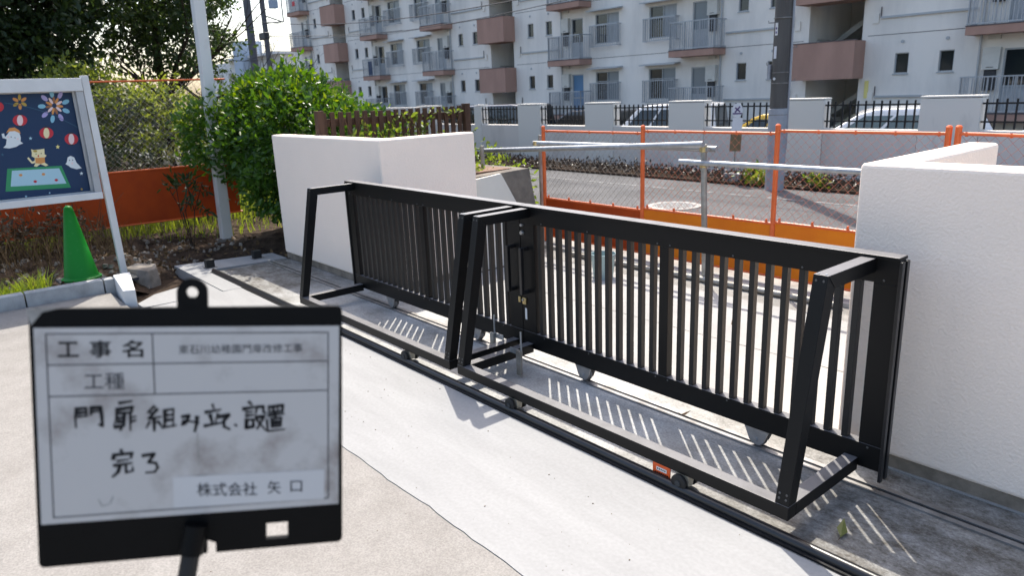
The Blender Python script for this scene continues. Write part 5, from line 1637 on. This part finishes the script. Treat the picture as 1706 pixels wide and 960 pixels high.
blades('grass_tuft', 'bright yellow green grass tuft behind the kerb, left of the cone', 'grass', -7.60, -7.30, .30, .82, 420, .06, .22, .004, 'grass_blade', soil_h, lean=.9)
blades('dry_grass', 'tangle of dry brown stalks under the notice board', 'dry grass', -9.3, -8.3, -.4, 1.75, 800, .12, .5, .0032, 'dry_grass', soil_h, 'stuff', 1.0)
blades('grass', 'patchy green grass and weeds over the garden soil', 'grass', -12.0, -9.1, -1.2, 4.2, 1900, .05, .26, .005, 'grass_blade', soil_h, 'stuff', .9)
blades('grass', 'sunlit tall grass beyond the left fence', 'grass', -14.8, -9.9, -.5, 5.2, 6500, .10, .45, .007, 'leaf_light', soil_h, 'stuff', .7)
P_ = np.stack([RNG.uniform(-9.4, -7.3, 900), RNG.uniform(-.6, 3.0, 900), np.zeros(900)], 1)
P_[:, 2] = soil_h(P_[:, 0], P_[:, 1]) + .012
lt_ = leaves('leaf_litter', P_, .045, 'dry_grass', None, None, up=0.0, aspect=.6)
lt_['kind'] = 'stuff'; lt_['label'] = 'brown leaf litter over the dark garden soil'; lt_['category'] = 'leaf litter'
cl = MB()
for k in range(420):
    x, y = random.uniform(-9.2, -7.28), random.uniform(-.4, 2.9)
    r = random.uniform(.008, .034); z = float(soil_h(np.array(x), np.array(y)))
    q = wobble([(x + r * math.cos(t), y + r * math.sin(t), z - .01) for t in (0, 1.57, 3.14, 4.71)], r * .25)
    cl.hexa(q, wobble([(x + r * .6 * math.cos(t), y + r * .6 * math.sin(t), z + r * .8) for t in (.3, 1.87, 3.44, 5.0)], r * .25))
clo = cl.build('pebbles', 'stone'); clo['kind'] = 'stuff'; clo['label'] = 'stones and clods over the garden soil'; clo['category'] = 'stones'
for k in range(1):
    tw = thing('twig', 'bare twig lying on the soil beside the cone', 'twig', (-7.95, 1.32, .2))
    MB().tube([(0, 0, 0), (.06, .10, .07), (.05, .22, .17)], [.006, .005, .002], 5).build('stem', 'twig', tw)
    MB().tube([(.06, .10, .07), (.14, .12, .09)], [.004, .002], 5).build('side_shoot', 'twig', tw)

# ------------------------------------------------------------------ site signboard held in front of the camera
P0, P1_, P2_, P3 = (Vector(p) for p in ((-.8760, .0760, 1.4010), (-.7369, .3594, 1.3690), (-.7132, .3101, 1.0932), (-.8523, .0267, 1.1253)))
ux = ((P1_ - P0) + (P2_ - P3)) / 2
vy = ((P3 - P0) + (P2_ - P1_)) / 2
BWd, BHt = ux.length, vy.length
ux.normalize(); vy = (vy - ux * vy.dot(ux)).normalized()
nz_ = ux.cross(vy)                       # away from the viewer
ctr = (P0 + P1_ + P2_ + P3) / 4
kb_ = thing('site_signboard', 'black framed white site board with handwritten Japanese notes, held up close', 'signboard', ctr)
kb_.matrix_world = Matrix((ux, -vy, -nz_)).transposed().to_4x4()
kb_.location = ctr
HMG = (0.0009243, -0.0000171, -0.0864008, 0.0000114, 0.0011922, -0.1662403, -0.000098, -0.0000379)
def kuv(zx, zy, d=0.0):
    """sketch units -> board frame: x right, y up, z towards the viewer"""
    w = HMG[6] * zx + HMG[7] * zy + 1
    u = (HMG[0] * zx + HMG[1] * zy + HMG[2]) / w
    v = (HMG[3] * zx + HMG[4] * zy + HMG[5]) / w
    return ((u - .5) * BWd, (.5 - v) * BHt, d)
def kq(pts, d): return [kuv(a, b, d) for a, b in pts]


# plate: outer frame with rounded corners, notch for the rod, square window
def rcorner(c, a0, r, n=5):
    return [(c[0] + r * math.cos(a0 + k * math.pi / 2 / n), c[1] + r * math.sin(a0 + k * math.pi / 2 / n)) for k in range(n + 1)]
hw, hh, rc = BWd / 2, BHt / 2, .006
nl, nr_ = kuv(628, 890)[0], kuv(656, 890)[0]
ny_ = kuv(640, 850)[1]
outline = rcorner((hw - rc, hh - rc), 0, rc) + rcorner((-hw + rc, hh - rc), math.pi / 2, rc) + rcorner((-hw + rc, -hh + rc), math.pi, rc)
outline += [(nl, -hh), (nl, ny_), (nr_, ny_ - .004), (nr_, -hh)] + rcorner((hw - rc, -hh + rc), 3 * math.pi / 2, rc)
wh0, wh1 = kuv(812, 800), kuv(878, 843)
plate = MB()
TH = .008
def slabp(poly): plate.prism([(a, b, -TH) for a, b in poly], (0, 0, TH))
yb1 = kuv(845, 772)[1]
slabp([p for p in outline if p[1] > -hh + .05 and p[1] > yb1] + [(-hw, yb1), (hw, yb1)])
# lower band in pieces round the notch and the window
slabp(rcorner((-hw + rc, -hh + rc), math.pi, rc) + [(nl, -hh), (nl, yb1), (-hw, yb1)])
slabp([(nl, ny_), (nr_, ny_ - .004), (nr_, yb1), (nl, yb1)])
slabp([(nr_, -hh), (wh0[0], -hh), (wh0[0], yb1), (nr_, yb1)])
slabp([(wh1[0], -hh)] + rcorner((hw - rc, -hh + rc), 3 * math.pi / 2, rc) + [(hw, yb1), (wh1[0], yb1)])
slabp([(wh0[0], -hh), (wh1[0], -hh), (wh1[0], wh1[1]), (wh0[0], wh1[1])])
slabp([(wh0[0], wh0[1]), (wh1[0], wh0[1]), (wh1[0], yb1), (wh0[0], yb1)])
plate.build('frame', 'board_black', kb_)
# hanging tab with a hole
tx0, ty0, _ = kuv(600, 88)
tr = .0155
ob = [(tx0 + tr * math.cos(t), ty0 + tr * math.sin(t)) for t in np.linspace(0, math.pi, 13)] + [(tx0 - tr, hh - .001), (tx0 + tr, hh - .001)]
hr = .0062
tab = MB()
ring_o = [(tx0 + tr * math.cos(t), ty0 + tr * math.sin(t)) for t in np.linspace(-math.pi / 2 - 0, 1.5 * math.pi, 33)[:-1]]
ring_o = [(a, max(b, ty0 - tr)) for a, b in ring_o]
ring_i = [(tx0 + hr * math.cos(t), ty0 + hr * math.sin(t)) for t in np.linspace(-math.pi / 2, 1.5 * math.pi, 33)[:-1]]
n = 32
tv = [(a, b, 0) for a, b in ring_o] + [(a, b, 0) for a, b in ring_i] + [(a, b, -TH) for a, b in ring_o] + [(a, b, -TH) for a, b in ring_i]
tf = []
for k in range(n):
    j = (k + 1) % n
    tf += [(k, j, n + j, n + k), (2 * n + k, 3 * n + k, 3 * n + j, 2 * n + j), (k, 2 * n + k, 2 * n + j, j), (n + k, n + j, 3 * n + j, 3 * n + k)]
tab.add(tv, tf)
tab.box(tx0 - tr, tx0 - hr, hh - .002, ty0, -TH + .0004, -.0004)
tab.box(tx0 + hr, tx0 + tr, hh - .002, ty0, -TH + .0004, -.0004)
tab.box(tx0 - tr, tx0 + tr, hh - .002, ty0 - hr * .9, -TH + .0008, -.0008)
tab.build('hanging_tab', 'board_black', kb_)
# white face, ruling, writing
face = MB().prism(kq([(112, 197), (1050, 190), (1036, 738), (122, 803)], .0003), (0, 0, .0008)).build('face', 'board_white', kb_)
ZI = .0013
def stroke(mb, pts, w, z=ZI, taper=0.0):
    """flat brush stroke along sketch points"""
    q = [Vector(kuv(a, b, z)) for a, b in pts]
    for i in range(len(q) - 1):
        a, b = q[i], q[i + 1]
        d = (b - a)
        if d.length < 1e-6: continue
        k0, k1 = i / (len(q) - 1), (i + 1) / (len(q) - 1)
        wa, wb = (w * (1 + taper * (.18 - .55 * k0)), w * (1 + taper * (.18 - .55 * k1)))
        d.normalize(); nn = Vector((-d.y, d.x, 0)) / 2
        e = d * w * .3
        mb.add([a - nn * wa - e, b - nn * wb + e, b + nn * wb + e, a + nn * wa - e], [(0, 1, 2, 3)])
rl_ = MB()
LW = .0013
for pts in ([(150, 215), (1016, 210), (1005, 720), (161, 781), (150, 215)], [(152, 311), (1013, 298)], [(155, 408), (1011, 388)], [(476, 213), (480, 400)]):
    stroke(rl_, pts, LW)
rl_.build('ruling', 'ink_print', face)
pm = MB().prism(kq([(530, 657), (995, 633), (992, 722), (530, 752)], .0012), (0, 0, .0003)).build('name_strip', 'board_strip', face)


def text(body, zx0, zx1, zy, hz, mname, parent, bold=0.0, name='lettering', z=ZI, spread=1.0):
    """built-in font text laid on the board between two sketch x positions"""
    cu = bpy.data.curves.new('txt', 'FONT')
    cu.body = body
    cu.offset = bold
    cu.resolution_u = 3
    cu.space_character = spread
    to = bpy.data.objects.new('txt', cu)
    COL.objects.link(to)
    dg = bpy.context.evaluated_depsgraph_get()
    me = bpy.data.meshes.new_from_object(to.evaluated_get(dg))
    bpy.data.objects.remove(to)
    co = np.zeros(len(me.vertices) * 3); me.vertices.foreach_get('co', co); co = co.reshape(-1, 3)
    mn, mxx = co.min(0), co.max(0)
    a, b = Vector(kuv(zx0, zy, z)), Vector(kuv(zx1, zy - (zx1 - zx0) * .0135, z))
    hh_ = abs(kuv(zx0, zy + hz / 2)[1] - kuv(zx0, zy - hz / 2)[1])
    d = (b - a)
    k = (co[:, 0] - mn[0]) / (mxx[0] - mn[0])
    yv = ((co[:, 1] - mn[1]) / (mxx[1] - mn[1]) - .5) * hh_
    out = np.stack([a.x + d.x * k, a.y + d.y * k + yv, np.full(len(k), z)], 1)
    me.vertices.foreach_set('co', out.ravel()); me.update()
    me.materials.clear(); me.materials.append(MATS[mname])
    return link(name, me, parent)


text('工', 185, 250, 263, 48, 'ink', face, .022)
text('事', 283, 350, 262, 54, 'ink', face, .018)
text('名', 382, 448, 261, 54, 'ink', face, .02)
text('東石川幼稚園門扉改修工事', 556, 936, 263, 29, 'ink_print', face, .004)
text('工種', 264, 388, 361, 52, 'ink_print', face, .004)
text('株式会社', 603, 787, 694, 42, 'ink_print', pm, .006, z=.0019)
text('矢', 820, 860, 687, 40, 'ink_print', pm, .006, z=.0019)
text('口', 890, 926, 684, 34, 'ink_print', pm, .006, z=.0019)
# handwriting, stroke by stroke
HW = [
    # 門
    [(238, 443), (234, 470), (236, 503)], [(238, 446), (268, 443), (270, 468)], [(240, 458), (268, 456)], [(242, 470), (268, 467)],
    [(284, 442), (282, 464)], [(284, 443), (312, 441), (316, 470), (317, 498), (308, 494)], [(286, 455), (312, 452)],
    # 扉
    [(370, 428), (408, 422)], [(362, 448), (410, 440), (406, 458)], [(362, 448), (360, 475), (352, 502)], [(364, 460), (404, 455)],
    [(385, 462), (382, 492), (372, 510)], [(402, 460), (403, 512)], [(366, 474), (384, 472)], [(366, 486), (383, 483)], [(404, 472), (420, 469)], [(404, 484), (419, 481)], [(356, 502), (384, 496)],
    # 組
    [(478, 437), (458, 456), (478, 458)], [(486, 446), (460, 476), (496, 470)], [(476, 476), (476, 512)], [(462, 486), (452, 504)], [(488, 484), (498, 498)],
    [(510, 450), (508, 500)], [(510, 450), (536, 446), (534, 500)], [(511, 466), (533, 463)], [(511, 481), (533, 478)], [(500, 503), (544, 496)],
    # み
    [(562, 470), (584, 466), (572, 490), (562, 494), (566, 482), (588, 484), (612, 488)], [(608, 470), (606, 492), (600, 514)],
    # 立
    [(656, 432), (660, 444)], [(634, 456), (680, 448)], [(648, 464), (654, 488)], [(672, 460), (664, 486)], [(630, 498), (684, 488)],
    # て
    [(676, 470), (706, 464), (690, 482), (690, 500), (706, 508)],
    [(724, 494), (729, 498)],
    # 設
    [(768, 424), (776, 432)], [(750, 446), (784, 440)], [(758, 456), (780, 453)], [(758, 467), (780, 464)], [(760, 478), (758, 504), (780, 500), (780, 478), (760, 480)],
    [(792, 440), (788, 462)], [(792, 440), (812, 438), (812, 456), (820, 458)], [(788, 472), (814, 468), (792, 506)], [(790, 478), (818, 512)],
    # 置
    [(828, 440), (872, 434), (870, 452), (830, 456), (828, 440)], [(842, 438), (843, 454)], [(856, 437), (856, 452)], [(826, 466), (874, 460)], [(848, 456), (848, 474)],
    [(834, 476), (866, 472), (864, 498), (836, 502), (834, 476)], [(836, 485), (864, 482)], [(836, 493), (864, 490)], [(822, 478), (824, 514), (876, 508)],
    # 完
    [(372, 572), (376, 582)], [(348, 600), (350, 588), (406, 582), (402, 596)], [(360, 606), (394, 601)], [(350, 620), (404, 612)], [(368, 620), (362, 640), (346, 654)], [(386, 618), (386, 642), (408, 636), (406, 624)],
    # 了
    [(438, 590), (474, 584), (456, 610), (478, 612), (484, 626), (474, 640), (448, 642)],
]
hwm = MB()
zz = ZI
for i, s in enumerate(HW):
    stroke(hwm, s, .0034 + .0007 * ((i * 7) % 3 - 1), ZI + .00002 * (i % 5), 1.0)
hwm.build('handwriting', 'ink', face)
sm = MB()
for pts in ([(300, 725), (310, 745), (335, 738), (345, 715)], [(592, 655), (632, 648)], [(608, 520), (610, 620)]):
    stroke(sm, pts, .0011, ZI)
sm.build('wiped_marks', 'board_worn', face)
MB().prism(kq([(92, 140), (200, 134), (140, 148), (104, 190)], .0002), (0, 0, .0006)).build('worn_corner', 'board_worn', kb_)
# telescopic rod
ra_, rb2 = Vector(kuv(598, 800, .004)), Vector(kuv(572, 945, .012))
dr = (rb2 - ra_).normalized()
MB().tube([ra_ - dr * .0, ra_ + dr * .032], .0125, 16).build('rod_socket', 'board_black', kb_, smooth=True)
MB().tube([ra_ + dr * .030, ra_ + dr * .55], .0098, 16).build('rod', 'rubber', kb_, smooth=True)
